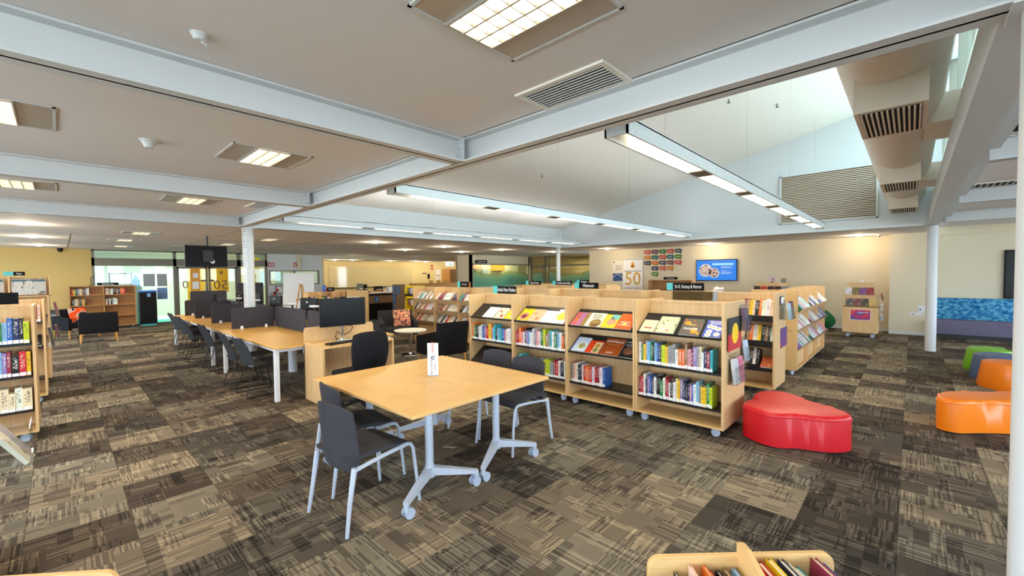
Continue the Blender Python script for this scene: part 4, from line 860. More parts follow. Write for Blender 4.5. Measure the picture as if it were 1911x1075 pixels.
# ---------------------------------------------------------------- racks with backward-tilted shelves
def rack(label, fr, w_, tiers, D=.33, H=1.35, group=None, nb=1, mat='birch', fwd=-.01):
    t = thing('tilted_rack', label, 'book rack', tuple(fr.o), fr.rz, group); th = .02
    for i in range(nb+1): ob('divider', bx(i*(w_-th)/nb, .02 if 0 < i < nb else fwd, .10, i*(w_-th)/nb+th, D, H if i in (0, nb) else 1.18), mat, t)
    ob('spine_panel', bx(0, D-.015, .1, w_, D, H-.005), mat, t); ob('base_board', bx(0, .0, .085, w_, D, .11), mat, t); ob('kick_panel', bx(0, .05, .11, w_, .06, .36), mat, t)
    M_ = Matrix.Rotation(R(-42), 4, 'X')
    for z in tiers:
        o = ob('tilted_shelf', MB().box(.004, 0, -.012, w_-.004, .16, 0, M=M_).box(.004, .16, 0, w_-.004, .168, .2, M=M_), mat, t, (0, -.07, z+.05))
        ob('lip', MB().box(.004, -.004, -.014, w_-.004, 0, .02, M=M_), 'acrylic', o)
    castors(t, [(.1, .08), (w_-.1, .08), (.1, D-.06), (w_-.1, D-.06)], R(70))
    return t
def rack_books(fr, x0, x1, z, n, where, codes, group, name='book'):
    seq = ''.join(random.choice(codes) for _ in range(n))
    fill(fr, x0, x1, z+.052, seq, where, group, .19, .245, .15, y=-.066, tilt=-42, small=True, name=name, gap=.002)
# right rack row: long in X, front looking to -Y
RK = [Fr(7.9, 1.30, 0), Fr(8.86, 1.30, 0), Fr(9.82, 1.30, 0)]
for i, fr in enumerate(RK):
    rack(['nearest', 'middle', 'farthest'][i]+' birch rack with tilted shelves facing the open floor', fr, .95, [.41, .71, 1.0], group='birch racks with tilted shelves on the right')
    for z, tn in ((.41, 'bottom'), (.71, 'middle'), (1.0, 'top')): rack_books(fr, .04, .90, z, 9, f'{tn} tier of the {["nearest", "middle", "farthest"][i]} right rack', 'WWWWCLEBWPXGNVC', 'thin books in the right racks', 'thin_book')
ob_ = MB().box(0, 0, 0, .02, .63, 1.36)
t = thing('rack_end_panel', 'wide birch end panel closing the right rack row', 'panel', (7.875, 1.30, .09)); ob('panel', bx(0, 0, 0, .02, .64, 1.27), 'birch_h', t)
for z in (.62, .86): ob('slot', bx(-.001, .05, z, .0, .6, z+.006), 'dark', t)
# left rack row: front looking to -X
LK = [Fr(6.42, 9.55-.92*i, HX) for i in range(3)]
for i, fr in enumerate(LK):
    rack(['leftmost', 'middle', 'right'][i]+' birch rack with tilted paperbacks behind the lounge', fr, .91, [.44, .73, 1.0], group='birch racks with tilted paperbacks behind the lounge', fwd=-.06)
    for z, tn in ((.44, 'bottom'), (.73, 'middle'), (1.0, 'top')): rack_books(fr, .04, .88, z, 9, f'{tn} tier of the {["leftmost", "middle", "right"][i]} lounge rack', 'WWCCDKWWRNECCTX', 'paperbacks in the lounge racks', 'paperback')
# ---------------------------------------------------------------- left rows (fronts look to -Y)
GL = 'birch bookcases at the left picture edge'
LA = Fr(-1.12, 6.50, 0); LB = Fr(-1.08, 8.45, 0); LC = Fr(-1.05, 9.95, 0); LZ = Fr(-1.28, 3.5, 0)
bookcase('nearest birch bookcase at the left picture edge with novels', LA, UW, [('s', 1.0), ('s', .67), ('s', .32)], group=GL, D=.62, H=1.38)
bookcase('second birch bookcase at the left edge behind the novels', LB, UW, [('s', 1.08), ('s', .74), ('s', .32)], group=GL, D=.62, H=1.38)
bookcase('third birch bookcase at the left edge under the newspaper rack', LC, UW, [('s', 1.08), ('s', .74)], group=GL, D=.62, H=1.38)
bookcase('birch bookcase beyond the left picture edge', LZ, .94, [('s', .67)], group=GL, D=.62, H=1.38)
wl = 'shelf of the nearest left bookcase'
fill(LA, .62, .90, 1.0, 'KLGLBNKM', 'top '+wl, 'novels on the nearest left bookcase', .2, .27); fill(LA, .60, .90, .67, 'RXLVXKRY', 'middle '+wl, 'novels on the nearest left bookcase', .2, .26); fill(LA, .55, .90, .32, 'CDCCCWC', 'bottom '+wl, 'novels on the nearest left bookcase', .17, .24)
fill(LB, .72, .90, 1.08, 'CRWXC', 'top shelf of the second left bookcase', 'books on the second left bookcase', .2, .25); b(LB, .76, .74, .14, .22, (50, 46, 48), [(lin(180, 170, 160), .2, 14)], 'dark book leaning on the second left bookcase', y=.04)
holder('book_holder', 'clear holder with red books on the third left bookcase end', Fr(-.105, 10.2, R(90), 1.05), .3, .28, .1, [(-.07, .14, .22, .03, (150, 60, 60), (220, 210, 200), 'red paperback in the upper holder of the left row'), (.08, .14, .22, .03, (120, 110, 130), (210, 180, 180), 'grey paperback in the upper holder of the left row')])
holder('book_holder', 'lower clear holder on the third left bookcase end', Fr(-.105, 10.2, R(90), .68), .3, .28, .1, [(-.07, .14, .22, .03, (110, 50, 56), (200, 170, 160), 'maroon paperback in the lower holder of the left row'), (.08, .14, .22, .03, (160, 140, 140), (90, 60, 60), 'pale paperback in the lower holder of the left row')])
holder('book_holder', 'clear holder on the second left bookcase end panel', Fr(-.135, 8.75, R(90), .72), .3, .28, .08, [(0, .18, .26, .03, (70, 66, 70), (180, 176, 170), 'black paperback in the holder on the second left bookcase end')])
holder('brochure_holder', 'clear brochure pocket cut by the lower left picture edge', Fr(-.335, 3.72, R(90), .62), .34, .34, .2, [(-.05, .2, .28, .02, (232, 226, 204), (120, 110, 100), 'cream printed brochure in the lower left pocket'), (.08, .16, .3, .03, (180, 170, 176), (110, 100, 120), 'grey brochure behind the cream one in the lower left pocket')], tl=-32)
# newspaper rack on the third left row
t = thing('newspaper_rack', 'birch newspaper rack standing on the third left bookcase', 'rack', (-.95, 10.0, 1.38)); ob('side', bx(0, 0, 0, .02, .3, .32), 'birch', t); ob('side', bx(.42, 0, 0, .44, .3, .32), 'birch', t); ob('side', bx(.84, 0, 0, .86, .3, .32), 'birch', t); ob('back', bx(0, .28, 0, .86, .3, .30), 'birch', t); ob('base', bx(0, 0, 0, .86, .3, .015), 'birch', t)
k = NT('newsprint'); v = k.coord('Object', (60, 1, 140)); n = k.noise(v, 1, 1); v2 = k.coord('Object', (14, 1, 9)); n2 = k.noise(v2, 1, 1)
NEWS = k.done(k.mix(k.M('MULTIPLY', k.M('GREATER_THAN', n, .5), .45), k.mix(k.M('GREATER_THAN', n2, .6), lin(222, 216, 204), lin(150, 140, 130)), lin(80, 76, 74)), .8, 0, .2)
for i, (x, lb) in enumerate(((.63, 'folded newspaper hanging in the right rack slot'), (.2, 'newspaper in the left rack slot at the picture edge'))):
    o = ob('newspaper', MB().shell(lambda u, v: ((u-.5)*.36, -.01-.015*math.sin(math.pi*u)+.03*v, .03+.24*v), 8, 4, .02), NEWS, None, (-.95+x, 10.02, 1.38)); tag(o, lb, 'newspaper', 'newspapers on the rack'); ob('masthead', bx(-.17, -.005, .235, .17, .0, .265), plain('masthead_teal', lin(70, 100, 110), .7), o)
# ---------------------------------------------------------------- display stand by the pier and neighbours
def stand(label, fr, w_, D=.55, H=1.36):
    t = thing('display_stand', label, 'display stand', tuple(fr.o), fr.rz); ob('front_panel', bx(0, 0, .12, w_, .02, .77), 'birch', t); ob('body', MB().box(0, .02, .12, w_, D, .77).box(.04, .10, .77, w_-.04, D-.1, 1.05).box(.08, .18, 1.05, w_-.08, D-.18, H), 'birch', t)
    ob('ledge', bx(-.01, .0, .755, w_+.01, .1, .775), 'birch_h', t); ob('ledge', bx(0.02, .07, 1.035, w_-.02, .18, 1.055), 'birch_h', t); castors(t, [(.1, .07), (w_-.1, .07), (.1, D-.07), (w_-.1, D-.07)], R(70)); return t
SF = Fr(13.55, 1.26, HX); stand('birch display stand with rows of film cases near the pier', SF, .68)
DV = [(60, 60, 70), (110, 50, 60), (60, 56, 40), (200, 170, 100)]; DV2 = [(220, 214, 220), (110, 100, 50), (120, 60, 130), (150, 40, 60)]
LBL = ['first', 'second', 'third', 'fourth']
for i in range(4):
    b(SF, .06+i*.15, .778, .135, .19, DV[i], [(lin(200, 190, 190) if i < 2 else lin(180, 160, 110), .25, 14)], f'{LBL[i]} film case from left on the middle ledge of the display stand', y=.05, tilt=R(-14), th=.014, group='film cases on the display stand', name='film_case')
    b(SF, .04+i*.14, 1.058, .13, .18, DV2[i], [(lin(60, 40, 60) if i == 0 else lin(230, 120, 130) if i > 1 else lin(220, 140, 60), .24, 15)], f'{LBL[i]} film case from left on the top ledge of the display stand', y=.12, tilt=R(-14), th=.014, group='film cases on the display stand', name='film_case')
t = thing('stand_poster', 'colourful red, purple and blue poster on the display stand front', 'poster', SF.p(.35, -.002, .43), HX); ob('sheet', bx(-.2, -.003, 0, .2, 0, .27), 'white', t); k = NT('swirl_print'); v = k.coord('Object', (5, 1, 9)); n = k.noise(v, 1, 3); ob('print', bx(-.19, -.005, .01, .19, -.003, .26), k.done(k.ramp(n, [(.3, lin(40, 120, 200)), (.45, lin(120, 50, 140)), (.55, lin(210, 50, 80)), (.7, lin(236, 120, 60))]), .5), t); text('PREMIUM', .05, 'inkw', t, (.05, -.007, .19), ext=.0005)
t = thing('stand_topper', 'tiny acrylic sign on top of the display stand', 'sign', SF.p(.36, .28, 1.36), HX); ob('plate', bx(-.04, -.005, 0, .04, .005, .07), 'acrylic', t); ob('print', bx(-.03, -.007, .01, .03, -.005, .06), 'white', t)
for i, (z, c, lb) in enumerate(((1.0, (150, 40, 50), 'upper red book sticking out of the stand side'), (.76, (214, 210, 200), 'white book sticking out of the stand side'), (.50, (190, 200, 214), 'pale magazines sticking out low on the stand side'))):
    h_ = holder('book_holder', f'{["upper", "middle", "lower"][i]} clear pocket on the right side of the display stand', Fr(13.8, .575+.0, 0, z-.08), .3, .2, .09, [(0, .2, .17, .03, c, (120, 110, 130), lb)])
SG = Fr(12.9, 3.2, HX); stand('birch display stand behind the right racks, partly hidden', SG, .92)
for i, c in enumerate(((40, 30, 34), (190, 60, 40), (60, 30, 44), (70, 40, 40), (120, 140, 150))):
    b(SG, .05+i*.165, 1.10, .15, .2, c, [(lin(200, 150, 130), .28, 12)], f'{ORD[i]} book from left on the stand below the wall screen', y=.14, tilt=R(-14), th=.014, group='face-out books on the half-hidden stand')
t = thing('stand_figure', 'small framed picture standing on the half-hidden stand', 'ornament', SG.p(.45, .3, 1.36), HX); ob('easel', bx(-.02, -.01, 0, .02, .04, .03), 'blackp', t); ob('picture', bx(-.08, -.015, .03, .08, -.005, .17), cover_mat('pic', lin(200, 170, 170), [(lin(80, 40, 60), .3, 12)]), t)
t = thing('stand_card', 'small grey card standing on the half-hidden stand', 'sign', SG.p(.72, .3, 1.36), HX); ob('card', bx(-.06, -.005, 0, .06, .005, .11), 'alu', t); ob('foot', bx(-.03, -.02, 0, .03, .02, .006), 'blackp', t)
t = thing('low_bookcase', 'low birch bookcase under the speech bubble wall', 'bookcase', (14.6, 6.95, 0), HX); ob('top', bx(0, 0, 1.38, 1.55, .4, 1.4), 'birch', t); ob('side_panel', bx(0, 0, .08, .02, .4, 1.38), 'birch', t); ob('side_panel', bx(1.53, 0, .08, 1.55, .4, 1.38), 'birch', t); ob('back_panel', bx(.02, .38, .08, 1.53, .4, 1.38), 'oak', t)
for z in (.08, .45, .8, 1.1): ob('shelf', bx(.02, 0, z, 1.53, .38, z+.02), 'birch', t)
# ---------------------------------------------------------------- shelf-top signs
def topsign(label, x, y, z, body, w_=.42, h=.11, teal=True, rz=HX, size=.085, sx=.62):
    t = thing('shelf_sign', label, 'sign', (x, y, z), rz); ob('panel', bx(-w_/2, -.008, .01, w_/2, .004, .01+h), 'signk', t); ob('foot', MB().box(-w_/2+.05, -.03, 0, -w_/2+.08, .03, .012).box(w_/2-.08, -.03, 0, w_/2-.05, .03, .012), 'acrylic', t)
    if teal: ob('teal_tab', bx(-w_/2-.10, -.006, .01, -w_/2-.002, .002, .01+h), 'teal', t)
    if body: text(body, size, 'inkw', t, (0, -.0092, .01+h*.5), sx=sx, ext=.0005)
    return t
topsign('black Adult Non Fiction sign on top of the front row', 4.78, 4.60, 1.342, 'Adult Non Fiction', .40, .115)
topsign('black Humour sign on top of the second row', 6.75, 4.38, 1.362, 'Humour', .42, .11, size=.09, sx=.8)
topsign('black Sci-fi, Fantasy & Horror sign on top of the second row', 6.75, 2.55, 1.362, 'Sci-fi, Fantasy & Horror', .48, .115, size=.078, sx=.56)
topsign('black sign above the third row, left of the tall blue tab', 8.66, 7.3, 1.36, 'Science Fiction', .42, .1, sx=.6)
topsign('small black sign above the fourth row near the back column', 10.4, 6.9, 1.36, 'Romance', .3, .1)
topsign('black sign behind Adult Non Fiction with teal tab', 8.66, 6.35, 1.36, 'Australian Stories & Bios', .5, .1, sx=.5)
topsign('pair of black signs on the lounge racks', 6.6, 7.75, 1.35, 'DVDs  Fiction', .3, .13, size=.05)
topsign('black sign cut by the left edge reading Fiction', -.52, 6.75, 1.385, 'Fiction', .46, .12, True, 0, .08, .9)
topsign('small black sign above the newspaper rack', -.42, 10.2, 1.70, 'News', .12, .06, True, 0, .04)
t = thing('acrylic_display', 'smoky clear acrylic panel standing on the front row', 'display panel', (4.78, 1.74, 1.343), HX); ob('panel', bx(-.24, -.003, 0, .24, .003, .10), glassm('smoky_acrylic', (.36, .38, .34, 1), .5, .02), t); ob('foot', MB().box(-.2, -.03, 0, -.18, .03, .01).box(.18, -.03, 0, .2, .03, .01), 'acrylic', t)
t = thing('paper_tag', 'crumpled white paper tag on the second row top', 'paper', (6.75, 2.1, 1.362)); ob('tag', MB().shell(lambda u, v: ((u-.5)*.1, (v-.5)*.14, .02+.03*math.sin(5*u)*math.cos(4*v)+.02), 6, 6, .004), 'white', t); ob('weight', bx(-.03, -.04, 0, .03, .04, .015), 'white', t)
# ---------------------------------------------------------------- browser boxes in the foreground
BF = Fr(1.465, .70, R(-45.6)); zt = .60
t = thing('book_browser', 'birch picture book browser box cut by the bottom edge', 'book box', tuple(BF.o), BF.rz)
ob('back_panel', MB().rprism(rrect(.70, .1, zt), -.01, .01, .003, 1), 'birch_h', t).rotation_euler = (R(90), 0, 0)
ob('partition', MB().rprism([(-.45, .1), (.0, .1), (.0, zt+.045), (-.02, zt+.055), (-.06, zt+.055), (-.45, zt-.10)], -.010, .010, .004, 2), 'birch_h', t, (.345, 0, 0)).rotation_euler = (R(90), 0, R(90))
ob('floor_board', bx(.0, -.45, .1, .70, 0, .12), 'birch', t); ob('side_panel', bx(.0, -.45, .1, .018, 0, .40), 'birch', t); ob('side_panel', bx(.682, -.45, .1, .70, 0, .40), 'birch', t); ob('front_panel', bx(0, -.46, .1, .7, -.45, .36), 'birch', t)
castors(t, [(.06, -.06), (.64, -.06), (.06, -.4), (.64, -.4)])
pb = [(.09, 'K', 'dark thin picture book, leftmost in the foreground browser'), (.145, 'C', 'cream picture book, second in the foreground browser'), (.195, 'O', 'orange picture book, third in the foreground browser'), (.215, 'R', 'red picture book, fourth in the foreground browser'), (.245, 'N', 'navy picture book, fifth in the foreground browser'), (.27, 'D', 'tan picture book near the partition of the browser'), (.305, 'L', 'pale blue picture book left of the partition'),
      (.395, 'R', 'red picture book just right of the partition'), (.43, 'Y', 'yellow picture book right of the partition'), (.475, 'N', 'navy picture book right of the yellow one'), (.50, 'W', 'white picture book between navy and light blue ones'), (.53, 'T', 'bright teal picture book in the foreground browser'), (.60, 'X', 'maroon picture book at the browser right end'), (.63, 'B', 'bright blue picture book, rightmost in the browser')]
for x, c, lb in pb:
    h = random.uniform(.43, .465) if x < .35 else random.uniform(.44, .48)
    put_book(BF, x, -.225, .122, .010 if x < .35 else .02, .205, h, c, lb, 'picture books in the foreground browser', name='picture_book')
t = thing('browser_corner', 'birch corner of another book box at the lower left edge', 'book box', (.125, 2.24, 0), R(138)); ob('back_panel', MB().rprism(rrect(.6, 0, .515), -.01, .01, .003, 1), 'birch_h', t).rotation_euler = (R(90), 0, 0); ob('floor_board', bx(0, .01, .1, .6, .4, .12), 'birch', t); ob('side_panel', bx(0, .01, 0, .018, .4, .36), 'birch', t)
# ---------------------------------------------------------------- entrance glazing and lobby behind it
YG = 19.84
ge = struct('window_2', MB().box(.82, YG, 2.34, 2.90, YG+.01, 2.58).box(2.98, YG, 2.34, 4.93, YG+.01, 2.58).box(5.0, YG, 2.34, 5.95, YG+.01, 2.58).box(.82, YG, .04, 2.90, YG+.01, 2.08).box(5.05, YG, .04, 5.40, YG+.01, 2.08).box(5.48, YG, .04, 5.95, YG+.01, 2.08), 'glass')
for b_ in ((.76, 0, .83, 2.62), (2.9, 0, 2.99, 2.62), (4.93, 0, 5.06, 2.62), (5.95, 0, 6.03, 2.62), (5.40, 0, 5.48, 2.08)): ob('mullion', bx(b_[0], YG-.05, b_[1], b_[2], YG+.06, b_[3]), 'alu', ge)
for b_ in ((.76, 2.08, 6.03, 2.34), (.76, 2.57, 6.03, 2.62), (.76, 0, 2.9, .05)): ob('transom', bx(b_[0], YG-.05, b_[1], b_[2], YG+.06, b_[3]), 'alu', ge)
for i, (x0, x1) in enumerate(((2.99, 3.95), (3.97, 4.93))):
    d = struct(f'door_{i+1}', MB().box(x0, YG-.02, 0, x0+.07, YG+.03, 2.07).box(x1-.07, YG-.02, 0, x1, YG+.03, 2.07).box(x0, YG-.02, 1.99, x1, YG+.03, 2.07).box(x0, YG-.02, 0, x1, YG+.03, .12), 'alu')
    ob('pane', bx(x0+.07, YG, .12, x1-.07, YG+.008, 1.99), 'glass', d); ob('door_handle', MB().cyl((x1-.1 if i == 0 else x0+.1, YG-.06, .9), (x1-.1 if i == 0 else x0+.1, YG-.06, 1.3), .012, n=8), 'silver', d)
def flat(name, label, cat, x, z, w_, h, mat, y=YG-.008, parts=()):
    t = thing(name, label, cat, (x, y, z)); ob('sheet', bx(0, -.002, 0, w_, 0, h), mat, t); return t
flat('glass_poster', 'grey poster on the entrance glass, left one', 'poster', 2.05, 1.36, .32, .44, plain('poster_grey', lin(150, 158, 160), .6, var=.2, nscale=9)); flat('glass_poster', 'grey poster on the entrance glass, right one', 'poster', 2.43, 1.35, .28, .45, plain('poster_grey2', lin(150, 156, 156), .6, var=.2, nscale=9)); flat('glass_poster', 'blue poster below the grey ones on the entrance glass', 'poster', 2.42, .88, .29, .42, plain('poster_blue', lin(120, 156, 214), .6, var=.2, nscale=9))
t = thing('door_film', 'yellow film panel with reversed fifty on the right entrance door', 'film', (4.24, YG-.03, 1.08)); ob('film', bx(0, -.002, 0, .38, 0, .92), 'yellow', t); text('50', .5, plain('film_grey', lin(120, 96, 60), .6), t, (.12, -.004, .26), mirror=True); ob('badge', bx(.1, -.004, .70, .2, -.002, .82), plain('film_brown', lin(150, 110, 40), .6), t)
t = thing('door_film', 'orange film panel on the left entrance door', 'film', (3.40, YG-.03, 1.14)); ob('film', bx(0, -.002, 0, .30, 0, .86), plain('film_orange', lin(232, 160, 50), .5, var=.25, nscale=4), t); ob('notice', bx(.05, -.004, .08, .26, -.002, .36), 'white', t); ob('notice', bx(.08, -.004, .50, .24, -.002, .68), 'white', t); text('0', .42, plain('film_grey3', lin(150, 130, 96), .6), t, (-.16, -.004, .24))
for i, x in enumerate((3.72, 4.0)): t = thing('push_plate', f'black door sign on the {["left", "right"][i]} entrance door', 'sign', (x, YG-.03, 1.50)); ob('plate', bx(0, -.004, 0, .15, 0, .06), 'signk', t); text('PUSH', .04, 'inkw', t, (.075, -.005, .03))
struct('wall_lobby', MB().box(-3.6, 24.6, 0, 8.4, 24.75, 3).box(-3.7, 19.95, 0, -3.6, 24.7, 3).box(8.3, 19.95, 0, 8.4, 24.7, 3), 'wall_white')
ceil('ceil2', -3.6, 19.95, 2.75, 8.32, 24.7, 2.85)
lf = struct('floor_lobby', bx(-3.6, 19.8, -.1, 8.4, 24.7, .004), plain('lobby_vinyl', lin(196, 206, 196), .5, var=.05)); ob('entrance_mat', bx(.9, 19.96, .004, 2.95, 21.6, .012), plain('mat_teal', lin(30, 184, 172), .7), lf)
spot_area('lobby_light', (1.9, 22.3, 2.7), 3.0, 2.5, 150, (.88, 1.0, .98)); spot_area('lobby_light', (4.8, 22.3, 2.7), 2.4, 2.5, 90, (1, .86, .55))
t = thing('lobby_billboard', 'tall yellow panel seen through the entrance glass', 'panel', (5.55, 20.8, 0)); ob('board', bx(.1, 0, .3, .48, .05, 2.5), 'yellow', t); ob('foot', bx(.05, -.15, 0, .53, .2, .3), 'whitem', t)
t = thing('lobby_billboard', 'orange panel seen through the entrance doors', 'panel', (3.7, 22.2, 0)); ob('board', bx(0, 0, .5, 1.3, .05, 2.4), plain('panel_orange', lin(240, 176, 60), .6, var=.2, nscale=3), t); ob('foot', bx(.3, -.2, 0, .9, .2, .5), 'whitem', t)
t = thing('lobby_rack', 'slim green-grey wire rack behind the entrance glass', 'rack', (1.25, 21.3, 0))
for x in (0, .6): ob('post', bx(x, 0, 0, x+.04, .04, 1.85), 'alu', t)
for z in (.4, .9, 1.4, 1.81): ob('shelf', bx(0, 0, z, .64, .3, z+.03), 'alu', t)
for i, (x, w_) in enumerate(((.1, .6), (.8, .5), (2.3, .4))):
    t = thing('lobby_noticeboard', f'{["left", "middle", "right"][i]} pale panel on the lobby back wall', 'noticeboard', (x+.6, 24.55, 1.1)); ob('board', bx(0, 0, 0, w_, .04, 1.1), 'white', t); ob('strip', bx(.1, -.01, .3, w_-.1, 0, .8), plain('strip_mint', lin(196, 226, 220), .6), t)
t = thing('lobby_bottle', 'blue water bottle behind the entrance glass', 'bottle', (1.95, 20.9, 0)); ob('stand', bx(-.15, -.15, 0, .15, .15, 1.35), 'whitem', t); ob('bottle', MB().lathe([(0, 1.35), (.12, 1.35), (.13, 1.6), (.05, 1.7), (.04, 1.75), (0, 1.75)], 14), plain('bottle_blue', lin(80, 170, 230), .2), t, smooth=True)
t = thing('return_bin', 'tall black book return bin with a blue rim by the entrance', 'bin', (1.88, 19.30, 0)); ob('body', MB().rbox(0, 0, .06, .46, .45, 1.16, .02, 2), 'blackp', t); ob('rim', bx(-.005, -.005, 1.16, .465, .455, 1.22), plain('rim_blue', lin(50, 110, 200), .4), t); ob('label_plate', bx(.2, -.004, 1.0, .29, 0, 1.12), plain('label_blue', lin(120, 170, 214), .4), t); ob('base', bx(.02, .02, 0, .44, .43, .06), 'teal', t)
# far low bookcase
t = thing('open_bookcase', 'wide oak open bookcase with sparse books by the entrance', 'bookcase', (.21, 19.36, 0))
for x in (0, .78, 1.56): ob('upright', bx(x, 0, .06, x+.025, .36, 1.41), 'oak', t)
for z in (.06, .40, .76, 1.1, 1.39): ob('shelf', bx(.02, 0, z, 1.57, .34, z+.022), 'oak', t)
ob('back_panel', bx(.0, .34, .06, 1.585, .355, 1.41), 'oak', t); castors(t, [(.1, .06), (1.5, .06), (.1, .28), (1.5, .28)])
FB = Fr(.21, 19.36, 0); wf = 'shelf of the oak entrance bookcase'
fill(FB, .05, .45, 1.125, 'RYGKECDKEW', 'top left '+wf, 'books on the oak entrance bookcase', .17, .23, .15, y=.06, small=True); fill(FB, .83, 1.32, 1.125, 'CCEWKKDNOOR', 'top right '+wf, 'books on the oak entrance bookcase', .17, .23, .15, y=.06, small=True)
fill(FB, .05, .38, .785, 'KECDKDYK', 'second left '+wf, 'books on the oak entrance bookcase', .17, .23, .15, y=.06, small=True); fill(FB, .83, 1.12, .785, 'CKWKEWW', 'second right '+wf, 'books on the oak entrance bookcase', .17, .23, .15, y=.06, small=True)
t = thing('shelf_paper', 'pinkish paper on the low shelf of the oak bookcase', 'paper', (1.1, 19.42, .422)); ob('sheet', MB().box(0, 0, 0, .2, .14, .01), 'white', t); ob('corner', bx(.02, .02, .01, .18, .1, .02), plain('paper_pink', lin(240, 200, 180), .7), t)
topsign('black sign on top of the oak entrance bookcase', 1.12, 19.5, 1.412, 'Book Donations', .52, .09, False, 0, .06, .7)
t = thing('desk_lamp', 'thin black desk lamp on the oak entrance bookcase', 'lamp', (.72, 19.55, 1.412)); ob('stem', MB().tube([(0, 0, 0), (0, 0, .28), (.1, 0, .30)], .012, 6), 'black', t); ob('base', MB().cyl((0, 0, 0), (0, 0, .02), .06, n=12), 'green', t)
# hanging screen
t = thing('hanging_screen', 'black television hanging from the ceiling, seen from behind', 'television', (2.38, 12.0, 1.90)); ob('panel', MB().rbox(-.41, -.02, 0, .41, .04, .49, .01, 2), 'blackp', t); ob('stem', MB().cyl((.02, .0, .3), (.02, 0, .72), .02, n=10).box(-.08, -.05, .12, .12, -.02, .38), 'black', t); ob('sticker', MB().cyl((.11, -.028, .12), (.11, -.02, .12), .045, n=14), 'white', t); ob('cable', MB().tube([(.1, -.03, .12), (.06, -.04, .25), (.03, -.03, .4)], .006, 6), 'black', t)
# white wall by the entrance: window, signs, picture, extinguisher
w3 = struct('window_3', bx(6.1, 19.86, 1.30, 8.2, 19.87, 1.92), 'glass')
for x in (6.1, 7.1, 8.14): ob('frame', bx(x, 19.82, 1.3, x+.06, 19.92, 1.92), 'alu', w3)
ob('frame', bx(6.1, 19.82, 1.88, 8.2, 19.92, 1.92), 'alu', w3); ob('frame', bx(6.1, 19.82, 1.3, 8.2, 19.92, 1.34), 'alu', w3)
t = thing('street_view', 'pale building face seen through the small entrance window', 'building', (6.0, 23.5, 0)); ob('wall', bx(0, 0, 0, 2.2, .1, 2.4), plain('street_cream', lin(226, 220, 196), .7), t)
for x in (.2, .8, 1.5): ob('window', bx(x, -.02, 1.2, x+.4, 0, 1.9), plain('street_window', lin(170, 196, 200), .3), t)
for x, w_, lb in ((6.06, .13, 'first red fire sign beside the entrance frame'), (6.24, .07, 'narrow red fire sign beside the first one'), (7.08, .13, 'red fire sign left of the wall pipe')):
    t = thing('fire_sign', lb, 'sign', (x, 19.79, 2.07)); ob('plate', bx(0, -.006, 0, w_, 0, .19), 'redp', t); ob('symbol', bx(w_*.35, -.008, .04, w_*.65, -.006, .15), 'inkw', t)
t = thing('framed_certificate', 'black framed certificate on the white wall by the extinguisher', 'picture', (6.33, 19.79, .92)); ob('frame', MB().box(0, -.02, 0, .03, 0, .34).box(.27, -.02, 0, .30, 0, .34).box(0, -.02, 0, .3, 0, .03).box(0, -.02, .31, .3, 0, .34), 'black', t); ob('sheet', bx(.03, -.008, .03, .27, -.004, .31), 'white', t)
t = thing('fire_extinguisher', 'red fire extinguisher standing under the framed certificate', 'extinguisher', (6.2, 19.55, .0)); ob('stand', bx(-.1, -.1, 0, .1, .1, .45), 'alu', t); ob('cylinder', MB().lathe([(0, .45), (.085, .45), (.085, .88), (.03, .96), (0, .96)], 16), 'redp', t, smooth=True); ob('valve', MB().box(-.03, -.03, .96, .06, .03, 1.02), 'black', t); ob('hose', MB().tube([(0, 0, 1.0), (-.14, 0, .98), (-.16, 0, .7)], .012, 6), 'black', t); ob('tag_disc', MB().cyl((.08, -.12, 1.08), (.08, -.10, 1.08), .07, n=14), 'redp', t)
# easel whiteboard
t = thing('whiteboard', 'white flipchart board leaning on its stand near the entrance', 'whiteboard', (5.95, 16.3, 0), R(-28)); M_ = Matrix.Rotation(R(-12), 4, 'X'); ob('board', MB().rbox(-.52, 0, .45, .52, .02, 1.82, .02, 2, M=M_), 'white', t); 
for s_ in (-1, 1): ob('leg', MB().cyl((s_*.45, .08, .5), (s_*.45, -.1, 0), .018, n=8), 'silver', t)
ob('rear_leg', MB().cyl((0, .3, 1.4), (0, .6, 0), .018, n=8), 'silver', t)
t = thing('easel', 'small wooden A-frame easel before the white flipchart', 'easel', (5.55, 14.9, 0), R(-28))
for s_ in (-1, 1): ob('leg', MB().tube([(s_*.03, 0, 1.40), (s_*.26, 0, 0)], .022, 6), 'honey', t)
ob('crossbar', bx(-.16, -.02, .85, .16, .02, .9), 'honey', t); ob('rear_leg', MB().tube([(0, .02, 1.38), (0, .45, 0)], .02, 6), 'honey', t)
# returns shelf with slanted books
SX = Fr(4.95, 12.8, 0); t = thing('sorting_shelf', 'low birch sorting shelf with leaning books behind the desks', 'bookcase', tuple(SX.o), 0)
for x in (0, .38, .76, 1.14, 1.9): ob('divider', bx(x, 0, 0, x+.02, .4, 1.18), 'birch', t)
ob('back_panel', bx(0, .38, .1, 1.92, .4, 1.18), 'birch', t); ob('closed_front', bx(1.14, 0, .1, 1.92, .02, 1.18), 'birch_h', t)
for z in (.1, .45, .8): ob('shelf', bx(.02, 0, z, 1.14, .38, z+.02), 'birch', t)
fill(SX, .05, .3, .82, 'DCDW', 'left bay of the sorting shelf', 'books on the sorting shelf', .2, .24, .2, y=.05, small=True, tilt=0); fill(SX, .42, .68, .82, 'MGKWC', 'middle bay of the sorting shelf', 'books on the sorting shelf', .2, .24, .2, y=.05, small=True); fill(SX, .8, 1.02, .82, 'KDKC', 'right bay of the sorting shelf', 'books on the sorting shelf', .16, .2, .2, y=.05, small=True)
